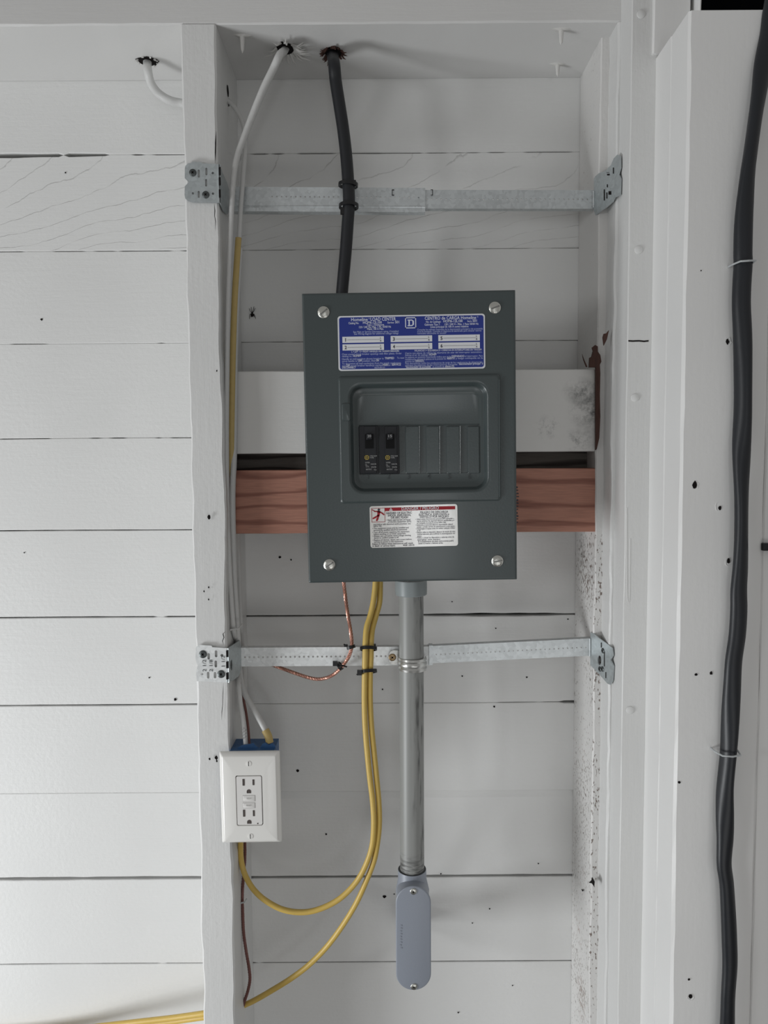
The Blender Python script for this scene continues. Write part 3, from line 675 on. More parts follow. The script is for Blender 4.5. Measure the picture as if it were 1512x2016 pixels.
for s, a, b, y in [('HOMFP',.618,.668,.748),('DISPARADO',.772,.858,.784),('ABIERTO',.738,.792,.822),('CERRADO.',.520,.585,.860),('"desconectador principal" o',.815,.984,.926),('"desconectador de acometida"',.455,.632,.966),('abierto (O).',.726,.790,.966)]:
    lt(wt, s, a, b, y, .0024, .016)
# emblem: square frame with an open D
a, v = LB(.458, .245); e, v2 = LB(.533, .045); h_ = v2 - v; w_ = e - a; t_ = .0011
def rct(mb, x, z, w1, h1, d=.00065): mb.add([W(x,z,d), W(x+w1,z,d), W(x+w1,z+h1,d), W(x,z+h1,d)], [(0,1,2,3)])
for q in ((0,0,w_,t_),(0,h_-t_,w_,t_),(0,0,t_,h_),(w_-t_,0,t_,h_)): rct(wt, a+q[0], v+q[1], q[2], q[3])
dx, dz, dw, dh = a+w_*.22, v+h_*.20, w_*.58, h_*.60
outer = [(dx,dz),(dx+dw*.7,dz),(dx+dw,dz+dh*.22),(dx+dw,dz+dh*.78),(dx+dw*.7,dz+dh),(dx,dz+dh),(dx,dz+dh*.86),(dx+dw*.14,dz+dh*.86),(dx+dw*.14,dz+dh*.14),(dx,dz+dh*.14)]
inner = [(dx+dw*.36,dz+dh*.16),(dx+dw*.66,dz+dh*.16),(dx+dw*.76,dz+dh*.28),(dx+dw*.76,dz+dh*.72),(dx+dw*.66,dz+dh*.84),(dx+dw*.36,dz+dh*.84)]
vv, ff = flat([outer, inner], .0001); wt.add([W(q.x, q.y, .00062+q.z) for q in vv], ff)
# the six circuit fields
for c_, x_ in enumerate((.030, .358, .682)):
    for r_ in range(2):
        a, v = LB(x_, (.490, .628)[r_] ); b, vb = LB(x_+.282, (.490,.628)[r_]); hh = .0074
        v = v; fm = MB(); fm.add([W(a,v,.00065), W(b,v,.00065), W(b,v+hh,.00065), W(a,v+hh,.00065)], [(0,1,2,3)])
        fm.build('circuit_field', M_lblw, lab)
        add_text(bk, str(c_*2+r_+1), W, a+.0026, a+.0050, v+.0016, .0040, .0009, .02)
        for k in range(44): rct(bk, a+.0062+k*.00090, v+.0033, .0005, .00045, .0009)
        add_text(bk, 'L', W, b-.0046, b-.0034, v+.0042, .0022, .0009, .01); add_text(bk, 'R', W, b-.0046, b-.0030, v+.0008, .0022, .0009, .01)
wt.build('lettering', M_lblwt, lab); pt_.build('fine_lettering', M_lbllt, lab); bk.build('field_lettering', M_black, lab)

# danger label
def dl(px, py):               # its own slight tilt follows the photo corners
    return uv(px, py)
DL = rpx(728.5, 994.5, 901, 1076.5)
dm = MB(); ra = math.radians(.5); dcx, dcz = (DL[0]+DL[2])/2, (DL[1]+DL[3])/2
def DW(u, v, w=0.): 
    x, z = u-dcx, v-dcz; return W(dcx + x*math.cos(ra) - z*math.sin(ra), dcz + x*math.sin(ra) + z*math.cos(ra), w)
# label film with shallow creases so it catches the light unevenly
nx, nz = 48, 18
outl = rr(*DL, .003)
dm.loops([[DW(a,b,0) for a,b in outl], [DW(a,b,.0004) for a,b in outl]], True, True)
dlab = dm.build('danger_label', M_dang, panel); dlab['label'] = 'white danger label with red band and falling figure'
def DF_(fx, fy): return DL[0] + (DL[2]-DL[0])*fx, DL[3] - (DL[3]-DL[1])*fy
rp, bp_, wp_ = MB(), MB(), MB()
def drect(mb, fx0, fy0, fx1, fy1, w=.0006):
    a, d = DF_(fx0, fy0); b, c = DF_(fx1, fy1); mb.add([DW(a,c,w), DW(b,c,w), DW(b,d,w), DW(a,d,w)], [(0,1,2,3)])
def dt(mb, s, fx0, fx1, fy, h, bold=.0, w=.0006):
    a, v = DF_(fx0, fy); b, _ = DF_(fx1, fy); add_text(mb, s, DW, a, b, v, h, w, bold)
drect(rp, .175, .045, .975, .125)
drect(rp, .02, .045, .175, .055); drect(rp, .02, .375, .175, .385); drect(rp, .02, .045, .025, .385); drect(rp, .170, .045, .175, .385)
dt(wp_, 'DANGER / PELIGRO', .365, .79, .112, .0034, .012, .0008)
a, d = DF_(.243, .118); wp_.add([DW(a-.0022,d,.0008), DW(a+.0022,d,.0008), DW(a,d+.0038,.0008)], [(0,1,2)])
rp.add([DW(a-.0003,d+.0008,.0009), DW(a+.0003,d+.0008,.0009), DW(a+.0003,d+.0026,.0009), DW(a-.0003,d+.0026,.0009)], [(0,1,2,3)])
# figure struck by a bolt
def limb(mb, pts, w0, w1):
    q = [DF_(*p) for p in pts]
    for (p0, p1) in zip(q[:-1], q[1:]):
        d = Vector((p1[0]-p0[0], p1[1]-p0[1])).normalized(); n = Vector((-d.y, d.x))
        mb.add([DW(p0[0]+n.x*w0, p0[1]+n.y*w0, .0007), DW(p0[0]-n.x*w0, p0[1]-n.y*w0, .0007), DW(p1[0]-n.x*w1, p1[1]-n.y*w1, .0007), DW(p1[0]+n.x*w1, p1[1]+n.y*w1, .0007)], [(0,1,2,3)])
limb(rp, [(.105,.125),(.100,.225)], .0019, .0014); limb(rp, [(.100,.215),(.070,.260),(.032,.300)], .0012, .0008); limb(rp, [(.102,.215),(.090,.290),(.075,.355)], .0013, .0009)
limb(rp, [(.108,.135),(.050,.125)], .0009, .0006); limb(rp, [(.108,.130),(.140,.170),(.165,.215)], .0010, .0007); limb(rp, [(.055,.120),(.035,.090),(.022,.085)], .0006, .0004)
a, d = DF_(.105, .090); bp_.add([DW(a+.0016*math.cos(t*.785), d+.0016*math.sin(t*.785), .0008) for t in range(8)], [tuple(range(8))])
for s, x0_, x1_, y in [('HAZARD OF ELECTRIC',.190,.480,.200),('SHOCK, EXPLOSION,',.205,.470,.257),('OR ARC FLASH',.240,.435,.310),('PELIGRO DE DESCARGA',.575,.895,.200),('ELÉCTRICA, EXPLOSIÓN o',.560,.905,.258),('DESTELLO POR ARQUEO',.572,.900,.312)]:
    dt(bp_, s, x0_, x1_, y, .0025, .018)
for s, x0_, x1_, y in [('• Apply appropriate personal',.185,.462,.357),('protective equipment (PPE)',.205,.470,.402),('and follow safe electrical work practices. See',.040,.465,.455),('NFPA 70E.',.040,.135,.500),
    ('• This equipment must only be installed and',.025,.440,.550),('serviced by qualified electrical personnel.',.040,.425,.595),('• Turn off all power supplying this equipment',.025,.448,.645),('before working on or inside equipment.',.040,.408,.690),
    ('• Always use a properly rated voltage sensing',.025,.462,.735),('device to confirm power is off.',.040,.325,.780),('• Replace all devices, doors, and covers before',.025,.470,.832),('turning on power to this equipment.',.040,.375,.877),
    ('• Utilice equipo de protección personal (EPP) apropiado y',.520,.960,.357),('siga las prácticas de seguridad eléctrica establecidas por',.535,.965,.402),('su Compañía (consulte la norma NFPA 70E).',.535,.870,.450),('• Solamente el personal eléctrico especializado deberá',.520,.945,.496),('instalar y prestar servicio de mantenimiento a este equipo.',.535,.970,.540),('• Desenergice el equipo antes de realizar cualquier trabajo',.520,.968,.585),('en él.',.535,.575,.628),
    ('• Siempre utilice un dispositivo detector de tensión de valor',.520,.972,.672),('nominal adecuado para confirmar la desenergización del',.535,.965,.716),('equipo.',.535,.590,.760),('• Vuelva a colocar los dispositivos y cubiertas antes de',.520,.955,.802),('energizar este equipo.',.535,.800,.848)]:
    dt(bp_, s, x0_, x1_, y, .0019, .010)
for s, x0_, x1_, y in [('Failure to follow these instructions will result',.022,.485,.928),('in death or serious injury.',.022,.285,.975),('40281-200-02',.370,.500,.975),('El incumplimiento de estas instrucciones podrá',.545,.950,.895),('causar la muerte o lesiones serias.',.545,.830,.940)]:
    dt(bp_, s, x0_, x1_, y, .0021, .014)
rp.build('red_print', M_redp, dlab); wp_.build('band_lettering', M_lblw, dlab); bp_.build('lettering', M_black, dlab)

# ------------------------------------------------------------------ steel bars and brackets
def circle(cx, cz, r, n=8, sx=1, sz=1): return [(cx + r*sx*math.cos(2*math.pi*i/n), cz + r*sz*math.sin(2*math.pi*i/n)) for i in range(n)]
def slot(cx, cz, w_, h_): return rr(cx-w_/2, cz-h_/2, cx+w_/2, cz+h_/2, min(w_, h_)*.48, 3)
def channel(name, a, b, D, hp, mt, parent, holes_, lip=.010, dy=0.0, th=.0014, lip_top=True):
    """flat bar from pixel a to pixel b (its centre line), hp high in px, on plane D; with row of holes and folded lips"""
    A, Bp = P(*a, D), P(*b, D); d = (Bp-A); L_ = d.length; d.normalize(); n = Vector((0,0,1)); n = (n - d*n.dot(d)).normalized()
    h = hp/F*D
    lo = [[(0,-h/2),(L_,-h/2),(L_,h/2),(0,h/2)]] + [circle(x, z, r, 8) for x, z, r in holes_(L_, h)]
    v, f = flat(lo, th); mb = MB()
    M_ = lambda x, z, y: A + d*x + n*z + Vector((0,y+dy,0))
    mb.add([M_(q.x, q.y, q.z) for q in v], f)
    for s in ((-1,1) if lip_top else (-1,)):
        z0_, z1_ = (s*h/2, s*(h/2 - th*s*s)); z0_, z1_ = min(z0_,z1_), max(z0_,z1_)
        if s < 0: z0_, z1_ = -h/2, -h/2+th
        else: z0_, z1_ = h/2-th, h/2
        mb.box(0, L_, th/2, lip, z0_, z1_, lambda q: M_(q.x, q.z, q.y))
    return mb.build(name, mt, parent), A, Bp, d, n, h

DB = 1.043
hr = lambda k0, k1, r, off=0: (lambda L_, h: [(k0 + i*.0063, off, r) for i in range(int((min(L_, k1)-k0)/.0063))])
# upper
pu = P(470, 390, DB)
ub = thing('steel_box_support', 'galvanized telescoping steel bar across the top of the bay, black cable tied to it', 'steel bracket', P(800, 405, DB), 'steel bars across the bay')
channel('inner_bar', (820,392.5), (1171,393), DB+.0016, 35, M_galv2, ub, hr(.008, 9, .0011))
channel('outer_bar', (455,387), (837,389.5), DB, 36.5, M_galv2, ub, hr(.055, 9, .0011))
lp = MB(); A = P(455,406.5,DB); Bq = P(837,408.3,DB); lp.tube([A+Vector((0,-.0008,0)), Bq+Vector((0,-.0008,0))], .0012, 6); lp.box(A.x, Bq.x, DB-1.14-.001, DB-1.14+.012, A.z-.0065, A.z-.0005, lambda q: q + Vector((0,0,(q.x-A.x)/(Bq.x-A.x)*(Bq.z-A.z))))
lp.build('bar_lip', M_galv2, ub)
mk_ = MB()
for cx, s in ((776,1),(848,-1)):       # punched corner marks
    c = P(cx, 379, DB-.0015); 
    mk_.box(c.x-.003*(s>0), c.x-.003*(s>0)+.003, c.y-.0004, c.y, c.z+.0030, c.z+.0038); mk_.box(c.x-.003*(s>0), c.x-.003*(s>0)+.003, c.y-.0004, c.y, c.z-.0038, c.z-.0030)
    x_ = c.x-.003 if s > 0 else c.x+.003-.0008; mk_.box(x_, x_+.0008, c.y-.0004, c.y, c.z-.0038, c.z+.0038)
mk_.build('punch_marks', M_hole, ub)
def face_plate(name, pts, D, holes_px, parent, th=.0010, mt=M_galv):
    """plate on the stud's front face given by its pixel outline; holes: (x,y,w,h) px"""
    q = [P(x, y, D) for x, y in pts]; lo = [[(v.x, v.z) for v in q]]
    for x, y, w_, h_ in holes_px:
        c = P(x, y, D); k = D/F
        lo.append(slot(c.x, c.z, w_*k, h_*k) if w_ != h_ else circle(c.x, c.z, w_*k/2, 10))
    v, f = flat(lo, th); mb = MB(); mb.add([Vector((a.x, D-1.14+a.z, a.y)) for a in v], f); return mb.build(name, mt, parent)
DP = .9965
face_plate('face_plate', [(364,333),(365,327),(370,322),(377,321),(378,318.5),(396,319),(398,321.5),(434,324),(434,399.5),(378,398.5),(370,396),(365,391),(363.5,384),(364,367),(371.5,359),(364,351)], DP,
    [(391.5,342,4.2,15),(406.5,338,3.8,14),(419,341,4.5,4.5),(406,360,3.8,14),(380,381,4.5,4.5),(391.5,383,3.8,13),(419.5,381.5,4.6,4.6)], ub)
def side_plate(name, X, prof, parent, mt=M_galv, slots=(), th=.0014):
    """plate in the plane x = X from (y,z) outline"""
    v, f = flat([prof] + list(slots), th); mb = MB(); mb.add([Vector((X + a.z, a.x, a.y)) for a in v], f); return mb.build(name, mt, parent)
a = P(434,324,DP); b = P(434,399.5,DP); Xs = SX1 + .0022; y0_ = DP-1.14
zt = a.z; zb_ = b.z; zc = P(460,387,DB).z
side_plate('side_plate', Xs, [(y0_-.0005,zb_),(y0_-.0005,zt),(y0_+.02,zt-.004),(DB-1.14-.002,zc+.018),(DB-1.14+.012,zc+.0135),(DB-1.14+.012,zc-.0135),(DB-1.14-.002,zc-.024),(y0_+.02,zb_-.004)], ub)
for px, py in ((379.5,340),(405,383.5)): screw('screw', P(px,py,DP-.0008), .0046, M_dscrew, ub, dome=.32)
fold = MB(); fold.tube([Vector((SX1+.001, y0_-.0002, zb_)), Vector((SX1+.001, y0_-.0002, zt))], .0013, 6); fold.build('fold', M_galv, ub, True)
sl_ = MB()
for y_ in (337, 349+8, 381):
    c = P(433, y_, DP-.0012); sl_.box(c.x-.001, c.x+.001, c.y-.0006, c.y, c.z-.005, c.z+.005)
sl_.build('fold_slots', M_hole, ub)
# lower
lb_ = thing('steel_box_support', 'galvanized telescoping steel bar across the bay below the panel, conduit strapped to it', 'steel bracket', P(800, 1310, DB), 'steel bars across the bay')
channel('outer_bar', (474,1293.5), (846,1291), DB, 38, M_galv3, lb_, hr(.006, 9, .0014))
channel('inner_bar', (842,1289), (1165,1273.5), DB+.0016, 35, M_galv2, lb_, hr(.012, 9, .0010))
ec = MB(); c0 = P(846, 1272, DB-.002); c1 = P(852, 1309, DB-.002); ec.box(c0.x-.001, c1.x, c0.y-.0012, c0.y+.012, c1.z, c0.z+.001); ec.build('bar_end_clip', M_galv2, lb_)
face_plate('face_plate', [(386,1274),(392,1269.5),(417,1271),(418,1274),(447,1276),(447,1343.5),(388,1341),(386,1325),(389,1310),(385,1298)], DP-.0005,
    [(411,1292,5,13),(425.5,1287,5,14),(437,1290,6,6),(425,1307,5,14),(410,1329,5,14),(423.5,1329,5,13),(398,1327,5,5)], lb_, mt=M_galv3)
a = P(447,1276,DP); b = P(447,1343.5,DP); Xs2 = SX1 + .003; zc = P(474,1293.5,DB).z
for px, py in ((399.5,1288),(435.5,1327)): screw('screw', P(px,py,DP-.0012), .0052, M_dscrew, lb_, dome=.32)
fold = MB(); fold.tube([Vector((SX1+.0016, y0_-.0004, b.z)), Vector((SX1+.0016, y0_-.0004, a.z))], .0014, 6); fold.build('fold', M_galv, lb_, True)
sl_ = MB()
for y_ in (1287, 1309, 1331):
    c = P(447.5, y_, DP-.0018); sl_.box(c.x-.0014, c.x+.0012, c.y-.0006, c.y, c.z-.0045, c.z+.0045)
sl_.build('fold_slots', M_hole, lb_)
em = MB()
for s, px, py, ln in (('2 1/2', 406, 1322, 24), ('2 1/8', 419, 1322, 24), ('1 1/2', 443, 1312, 22)):
    c = P(px, py, DP-.0012); k = DP/F
    MM = lambda x, z, w_, c=c: c + Vector((-z, -w_, x))
    add_text(em, s, MM, 0, ln*k, 0, 7*k, .0004)
em.build('stamped_numbers', M_dscrew, lb_)
# slanted end plates on the right-hand studs
def end_plate(pts, parent, A_, B_, extra=(), marks=()):
    n = Vector((B_[1]-A_[1], -(B_[0]-A_[0]), 0)).normalized(); o_ = Vector((A_[0], A_[1], 1)); t = Vector((B_[0]-A_[0], B_[1]-A_[1], 0)).normalized()
    if n.dot(CAM - o_) < 0: n = -n
    def loc(x, y): q = PP(x, y, o_, n) - o_; return (q.dot(t), q.z)
    lo = [[loc(*p) for p in pts]] + [[loc(x + w_*math.cos(k*.628), y + h_*math.sin(k*.628)) for k in range(10)] for x, y, w_, h_ in extra]
    v, f = flat(lo, .0014); mb = MB(); mb.add([o_ + t*a.x + Vector((0,0,a.y)) + n*a.z for a in v], f); p = mb.build('end_plate', M_galv, parent)
    mm = MB()
    for x, y, w_, h_ in marks:
        q = [PP(x+sx*w_, y+sz*h_, o_, n) + n*.0012 for sx, sz in ((-.5,-.5),(.5,-.5),(.5,.5),(-.5,.5))]; mm.add(q, [(0,1,2,3)])
    if marks: mm.build('punched_slots', M_hole, p) 
    return p, o_, n
AX = (P(1170,390,DB).x, DB-1.14)
BX = (X2 - .0005 + .003, -.1545)
p_, o1, n1 = end_plate([(1170,352),(1173,347),(1180,341),(1193,336),(1203,326),(1209,312),(1216,304.5),(1222,307),(1222.5,330),(1219,343),(1223,352),(1222,384),(1211,389),(1207,398),(1194,409),(1182,417),(1173,424),(1169.5,412),(1170,380)], ub, AX, BX,
    marks=[(1199,344,5,3),(1198,340,5,1),(1209,336,1.6,12),(1191,384,1.8,22),(1197,366,1.6,6),(1202,380,5,7),(1196,385,1.6,12)])
fb = MB(); c = P(1168.5,392,DB-.001); fb.tube([P(1168.5,376,DB-.001), P(1168.5,409,DB-.001)], .0014, 6); fb.build('fold', M_galv2, ub, True)
AX = (P(1163,1275,DB).x, DB-1.14); BX = (AX[0]+.0178, AX[1]-.062)
_q = P(447,1300,DP-.0005); _w = P(474.5,1300,DB)
sd_, _o, _n = end_plate([(447,1276.5),(447,1343),(459,1339),(469,1331),(474.5,1318),(474.5,1275),(471.5,1261),(462,1267),(454,1272)], lb_, (_q.x,_q.y), (_w.x,_w.y), extra=[(455,1309,2.6,11)])
sd_.name = 'side_plate'
p_, o2, n2 = end_plate([(1163,1244.5),(1169,1247),(1181,1257),(1199,1270),(1206,1276),(1208,1290),(1203,1299),(1209,1311),(1207,1340),(1202,1348),(1197,1346),(1180,1327),(1163,1309.5)], lb_, AX, BX, extra=[(1181,1300,3.6,10)], marks=[(1191,1297,1.2,30),(1194,1329,1.2,12),(1185,1270,1.2,10)])
fb = MB(); fb.tube([P(1161,1257,DB-.001), P(1161,1292,DB-.001)], .0014, 6); fb.build('fold', M_galv2, lb_, True)
for px, py in ((1188,1281),(1187,1317),(1182,1317)):
    screw('screw', PP(px,py,o2,n2)+n2*.0008, .0036, M_dscrew, lb_, n=n2, dome=.35)

# ------------------------------------------------------------------ conduit, adapter, strap, conduit body
DC = 1.021; RC = 24.5/F*DC
adp = MB(); top = P(809,1143,DC); bot = P(809.5,1171,DC); axd = (top-bot).normalized()
hgt = (top-bot).length
adp.lathe([(RC*1.22,0),(RC*1.28,.001),(RC*1.30,hgt*.5),(RC*1.30,hgt-.001),(RC*1.30,hgt+.001)], bot, axd, 32)
tag(adp.build('conduit_adapter', M_pvch, None, True), 'grey plastic conduit adapter under the bottom edge of the panel', 'conduit fitting')
cp = MB(); t_ = P(809.5,1172,DC); b_ = P(811.5,1712,DC); cp.tube([t_+axd*.0, t_.lerp(b_,.25), t_.lerp(b_,.5), t_.lerp(b_,.75), b_], RC, 40)
# pipe with dark scuffs
mcon, nt, bb = nodes_mat('scuffed_conduit'); Ln = nt.links.new
geo = nt.nodes.new('ShaderNodeNewGeometry'); mp = nt.nodes.new('ShaderNodeMapping'); mp.inputs['Scale'].default_value = (9,9,1.2); Ln(geo.outputs['Position'], mp.inputs[0])
n1_ = nt.nodes.new('ShaderNodeTexNoise'); n1_.inputs['Scale'].default_value = 22; n1_.inputs['Detail'].default_value = 6; Ln(mp.outputs[0], n1_.inputs['Vector'])
r1 = nt.nodes.new('ShaderNodeMapRange'); r1.inputs['From Min'].default_value = .50; r1.inputs['From Max'].default_value = .72; Ln(n1_.outputs['Fac'], r1.inputs['Value'])
sx = nt.nodes.new('ShaderNodeSeparateXYZ'); Ln(geo.outputs['Position'], sx.inputs[0])
rx_ = nt.nodes.new('ShaderNodeMapRange'); rx_.inputs['From Min'].default_value = t_.x - .004; rx_.inputs['From Max'].default_value = t_.x + .010; Ln(sx.outputs['X'], rx_.inputs['Value'])
zs1 = nt.nodes.new('ShaderNodeMapRange'); zs1.inputs['From Min'].default_value = b_.z + .030; zs1.inputs['From Max'].default_value = b_.z + .012; Ln(sx.outputs['Z'], zs1.inputs['Value'])
ml = nt.nodes.new('ShaderNodeMath'); ml.operation = 'MULTIPLY'; Ln(r1.outputs[0], ml.inputs[0]); Ln(rx_.outputs[0], ml.inputs[1])
n2_ = nt.nodes.new('ShaderNodeTexNoise'); n2_.inputs['Scale'].default_value = 30; mp2_ = nt.nodes.new('ShaderNodeMapping'); mp2_.inputs['Scale'].default_value = (2,2,9); mp2_.inputs['Rotation'].default_value = (0,.5,0); Ln(geo.outputs['Position'], mp2_.inputs[0]); Ln(mp2_.outputs[0], n2_.inputs['Vector'])
r2_ = nt.nodes.new('ShaderNodeMapRange'); r2_.inputs['From Min'].default_value = .40; r2_.inputs['From Max'].default_value = .62; r2_.inputs['To Max'].default_value = .9; Ln(n2_.outputs['Fac'], r2_.inputs['Value'])
m2 = nt.nodes.new('ShaderNodeMath'); m2.operation = 'MULTIPLY'; Ln(zs1.outputs[0], m2.inputs[0]); Ln(r2_.outputs[0], m2.inputs[1])
m3 = nt.nodes.new('ShaderNodeMath'); m3.operation = 'MAXIMUM'; Ln(ml.outputs[0], m3.inputs[0]); Ln(m2.outputs[0], m3.inputs[1])
mxx = nt.nodes.new('ShaderNodeMixRGB'); mxx.inputs[1].default_value = (.275,.28,.27,1); mxx.inputs[2].default_value = (.055,.055,.055,1); Ln(m3.outputs[0], mxx.inputs[0]); Ln(mxx.outputs[0], bb.inputs['Base Color']); bb.inputs['Roughness'].default_value = .42
tag(cp.build('conduit', mcon, None, True), 'grey vertical plastic conduit with dark scuffs running down from the panel', 'conduit')
# strap
stp = thing('conduit_strap', 'shiny zinc strap holding the grey conduit to the lower steel bar', 'strap', P(810,1318,DC))
cS = P(812,1305.5,DC); ax = axd
sm = MB(); hh = 13.0/F*DC; prof = [(RC+.0004,-hh),(RC+.0022,-hh*.96),(RC+.0030,-hh*.6),(RC+.0019,-hh*.35),(RC+.0030,-hh*.1),(RC+.0030,hh*.15),(RC+.0019,hh*.4),(RC+.0030,hh*.65),(RC+.0022,hh*.96),(RC+.0004,hh)]
ls = []
for k in range(27):
    t = math.radians(-100 + k*200/26)     # open at the back
    d = Vector((math.sin(t), -math.cos(t), 0)); ls.append([cS + d*r_*1.0 + ax*h_ for r_, h_ in prof])
sm.loops(ls, False, False, closed=False)
sm.build('band', M_strap, stp, True)
er = MB(); c = P(774,1293,DB-.002); k = DB/F
pts = rr(c.x-8*k, c.z-15*k, c.x+16*k, c.z+14*k, 9*k, 5)
er.loops([[Vector((a, c.y-.0005, b)) for a, b in pts], [Vector((a, c.y-.0030, b)) for a, b in pts]], True, True); er.build('ear', M_strap, stp, True)
screw('screw', P(772.5,1294,DB-.0048), .0052, M_brass, stp, dome=.35)

# conduit body
DLb = .985
lbo = thing('conduit_elbow', 'grey plastic conduit elbow with oval cover at the bottom of the conduit', 'conduit elbow', P(814,1950,DC))
k = DC/F
nk = MB(); c = P(811.5,1724,DC); sc_ = DC/F
prof = [(25.5*sc_, .0098),(28.5*sc_,.0098),(28.8*sc_,.0090),(29.0*sc_,-.004),(31.5*sc_,-.012),(34*sc_,-.020),(33*sc_,-.030)]
nk.lathe(prof, c, axd, 32); nk.build('hub', M_pvcl, lbo, True)
rim = MB(); rim.lathe([(24.6*sc_,.0099),(28.3*sc_,.0101),(28.3*sc_,.0093),(24.6*sc_,.0092)], c, axd, 32); rim.build('hub_rim', mat('hub_rim_dark', (.06,.065,.07), .5), lbo, True)
def stad(D, x0_, y0_, x1_, y1_, ex=0):
    a = P(x0_, (y0_+y1_)/2, D); b = P(x1_, (y0_+y1_)/2, D); t = P((x0_+x1_)/2, y0_, D); q = P((x0_+x1_)/2, y1_, D)
    r_ = (b.x-a.x)/2 - ex
    return [Vector((u_, D-1.14, v_)) for u_, v_ in rr(a.x+ex, q.z+ex, b.x-ex, t.z-ex, r_*.999, 10)]
C0 = stad(DLb, 779.5, 1745, 848.5, 1950)
off = lambda l, y: [v + Vector((0, y, 0)) for v in l]
def shr(l, k_):
    c_ = sum(l, Vector())/len(l); zt_ = max(v.z for v in l); zb2 = min(v.z for v in l); r_ = (max(v.x for v in l)-min(v.x for v in l))/2
    out = []
    for v in l:
        cc = Vector((c_.x, v.y, min(max(v.z, zb2+r_), zt_-r_))); out.append(cc + (v-cc)*((r_-k_)/r_))
    return out
bd = MB(); bd.loops([off(shr(C0,.006),.056), off(shr(C0,.0025),.044), off(shr(C0,.0015),.010), off(shr(C0,.0004),.005), off(shr(C0,.0004),.0032)], True, True); bd.build('body', M_pvcl, lbo, True)
cvv = MB(); cvv.loops([off(C0,.0030), off(C0,.0010), off(shr(C0,.0006),.0003), off(shr(C0,.0016),0)], True, True); cvv.build('cover', M_pvcl, lbo, True)
for px, py in ((814,1755),(815,1942.5)): screw('screw', P(px,py,DLb-.0004), .0044, M_zinc, lbo, dome=.35, slot_ang=100)
bpz = P(814,1893,DC).z; bx = P(814,1893,DC).x
bpp = MB(); bpp.tube([Vector((bx,-.085,bpz)), Vector((bx,.0,bpz))], .0190, 28); bpp.tube([Vector((bx,-.085,bpz)), Vector((bx,-.055,bpz))], .0215, 28); bpp.build('wall_outlet_pipe', M_pvcl, lbo, True)
fr = MB()   # raised lettering too faint to read: shallow ribs
for i in range(9):
    c = P(789+random.uniform(-1,1), 1822 + i*5.5, DLb-.0002); fr.box(c.x-.0008, c.x+.0012, c.y-.0002, c.y+.0003, c.z-.0011, c.z+.0008)
fr.build('moulded_marks', M_pvcl, lbo)

# ------------------------------------------------------------------ outlet
DO = .982; oc = P(491.3, 1572.5, DO); OT = math.radians(.55); co, so = math.cos(OT), math.sin(OT)
def ouv(px, py): d = P(px, py, DO) - oc; return (d.x*co + d.z*so, -d.x*so + d.z*co)
def OW(u, v, w=0.): return oc + Vector((u*co - v*so, -w, u*so + v*co))
def orect(x0_, y0_, x1_, y1_):
    return ouv(x0_, (y0_+y1_)/2)[0], ouv((x0_+x1_)/2, y1_)[1], ouv(x1_, (y0_+y1_)/2)[0], ouv((x0_+x1_)/2, y0_)[1]
def OL(R, r, w): return [OW(a, b, w) for a, b in rr(*R, r)]
out = thing('outlet', 'white wall outlet with screwed cover plate on the left stud, blue box behind', 'outlet', OW(0, -.058, -.006))
PR = orect(432.5, 1482.5, 551.5, 1662.5); DR = orect(465, 1527, 517, 1625.5)
pm = MB()
hx = [-.012, -.0045]
pm.loops([OL(PR,.002,-.008), OL(PR,.002,-.0062), OL(ins(PR,.0012),.002,-.0040), OL(ins(PR,.0042),.0018,-.0008), OL(ins(PR,.0058),.0016,0), OL(ins(DR,-.0004),.0026,0), OL(ins(DR,0),.0024,-.0006), OL(ins(DR,0),.0024,-.005)], True, True)
pm.build('cover_plate', M_plate, out, True)
gp = MB(); gp.loops([OL(ins(DR,-.0002),.0024,-.0049), OL(ins(DR,-.0002),.0024,-.0030)], True, True); gp.build('gap', M_hole, out)
dv = MB(); ID = ins(DR,.0009)
dv.loops([OL(ID,.002,-.0035), OL(ID,.002,-.0004), OL(ins(ID,.0004),.0018,.0001)], True, True); rec = dv.build('receptacle', M_dev, out, True)
# openings as dark patches on the face; their inner shade is put into colour
def dark_patch(R, name, r=.0002, shape=None):
    mb = MB(); pts = shape or rr(*R, r, 2)
    mb.loops([[OW(a,b,.00045) for a,b in pts], [OW(a,b,.00020) for a,b in pts]], False, True); mb.build(name, M_slot, rec)
for y0_, y1_, yg in ((1533.5,1546.5,1558),(1594,1607.5,1618)):
    dark_patch(orect(477.5+(y0_>1590)*1.0, y0_, 481.7+(y0_>1590)*1.0, y1_), 'slot')
    dark_patch(orect(497.2+(y0_>1590)*.8, y0_+1, 500.8+(y0_>1590)*.8, y1_-1), 'slot')
    g = ouv(490 + (y0_>1590)*.8, yg); r_ = 4.3/F*DO
    shp = [(g[0] + r_*math.cos(math.radians(a)), g[1] + r_*math.sin(math.radians(a))) for a in range(0, 181, 20)] + [(g[0]-r_, g[1]-r_*.85), (g[0]+r_, g[1]-r_*.85)]
    dark_patch(None, 'ground_hole', shape=shp)
g = ouv(507.5, 1621); dark_patch(None, 'indicator', shape=[(g[0]+.0009*math.cos(t), g[1]+.0009*math.sin(t)) for t in [i*.785 for i in range(8)]])
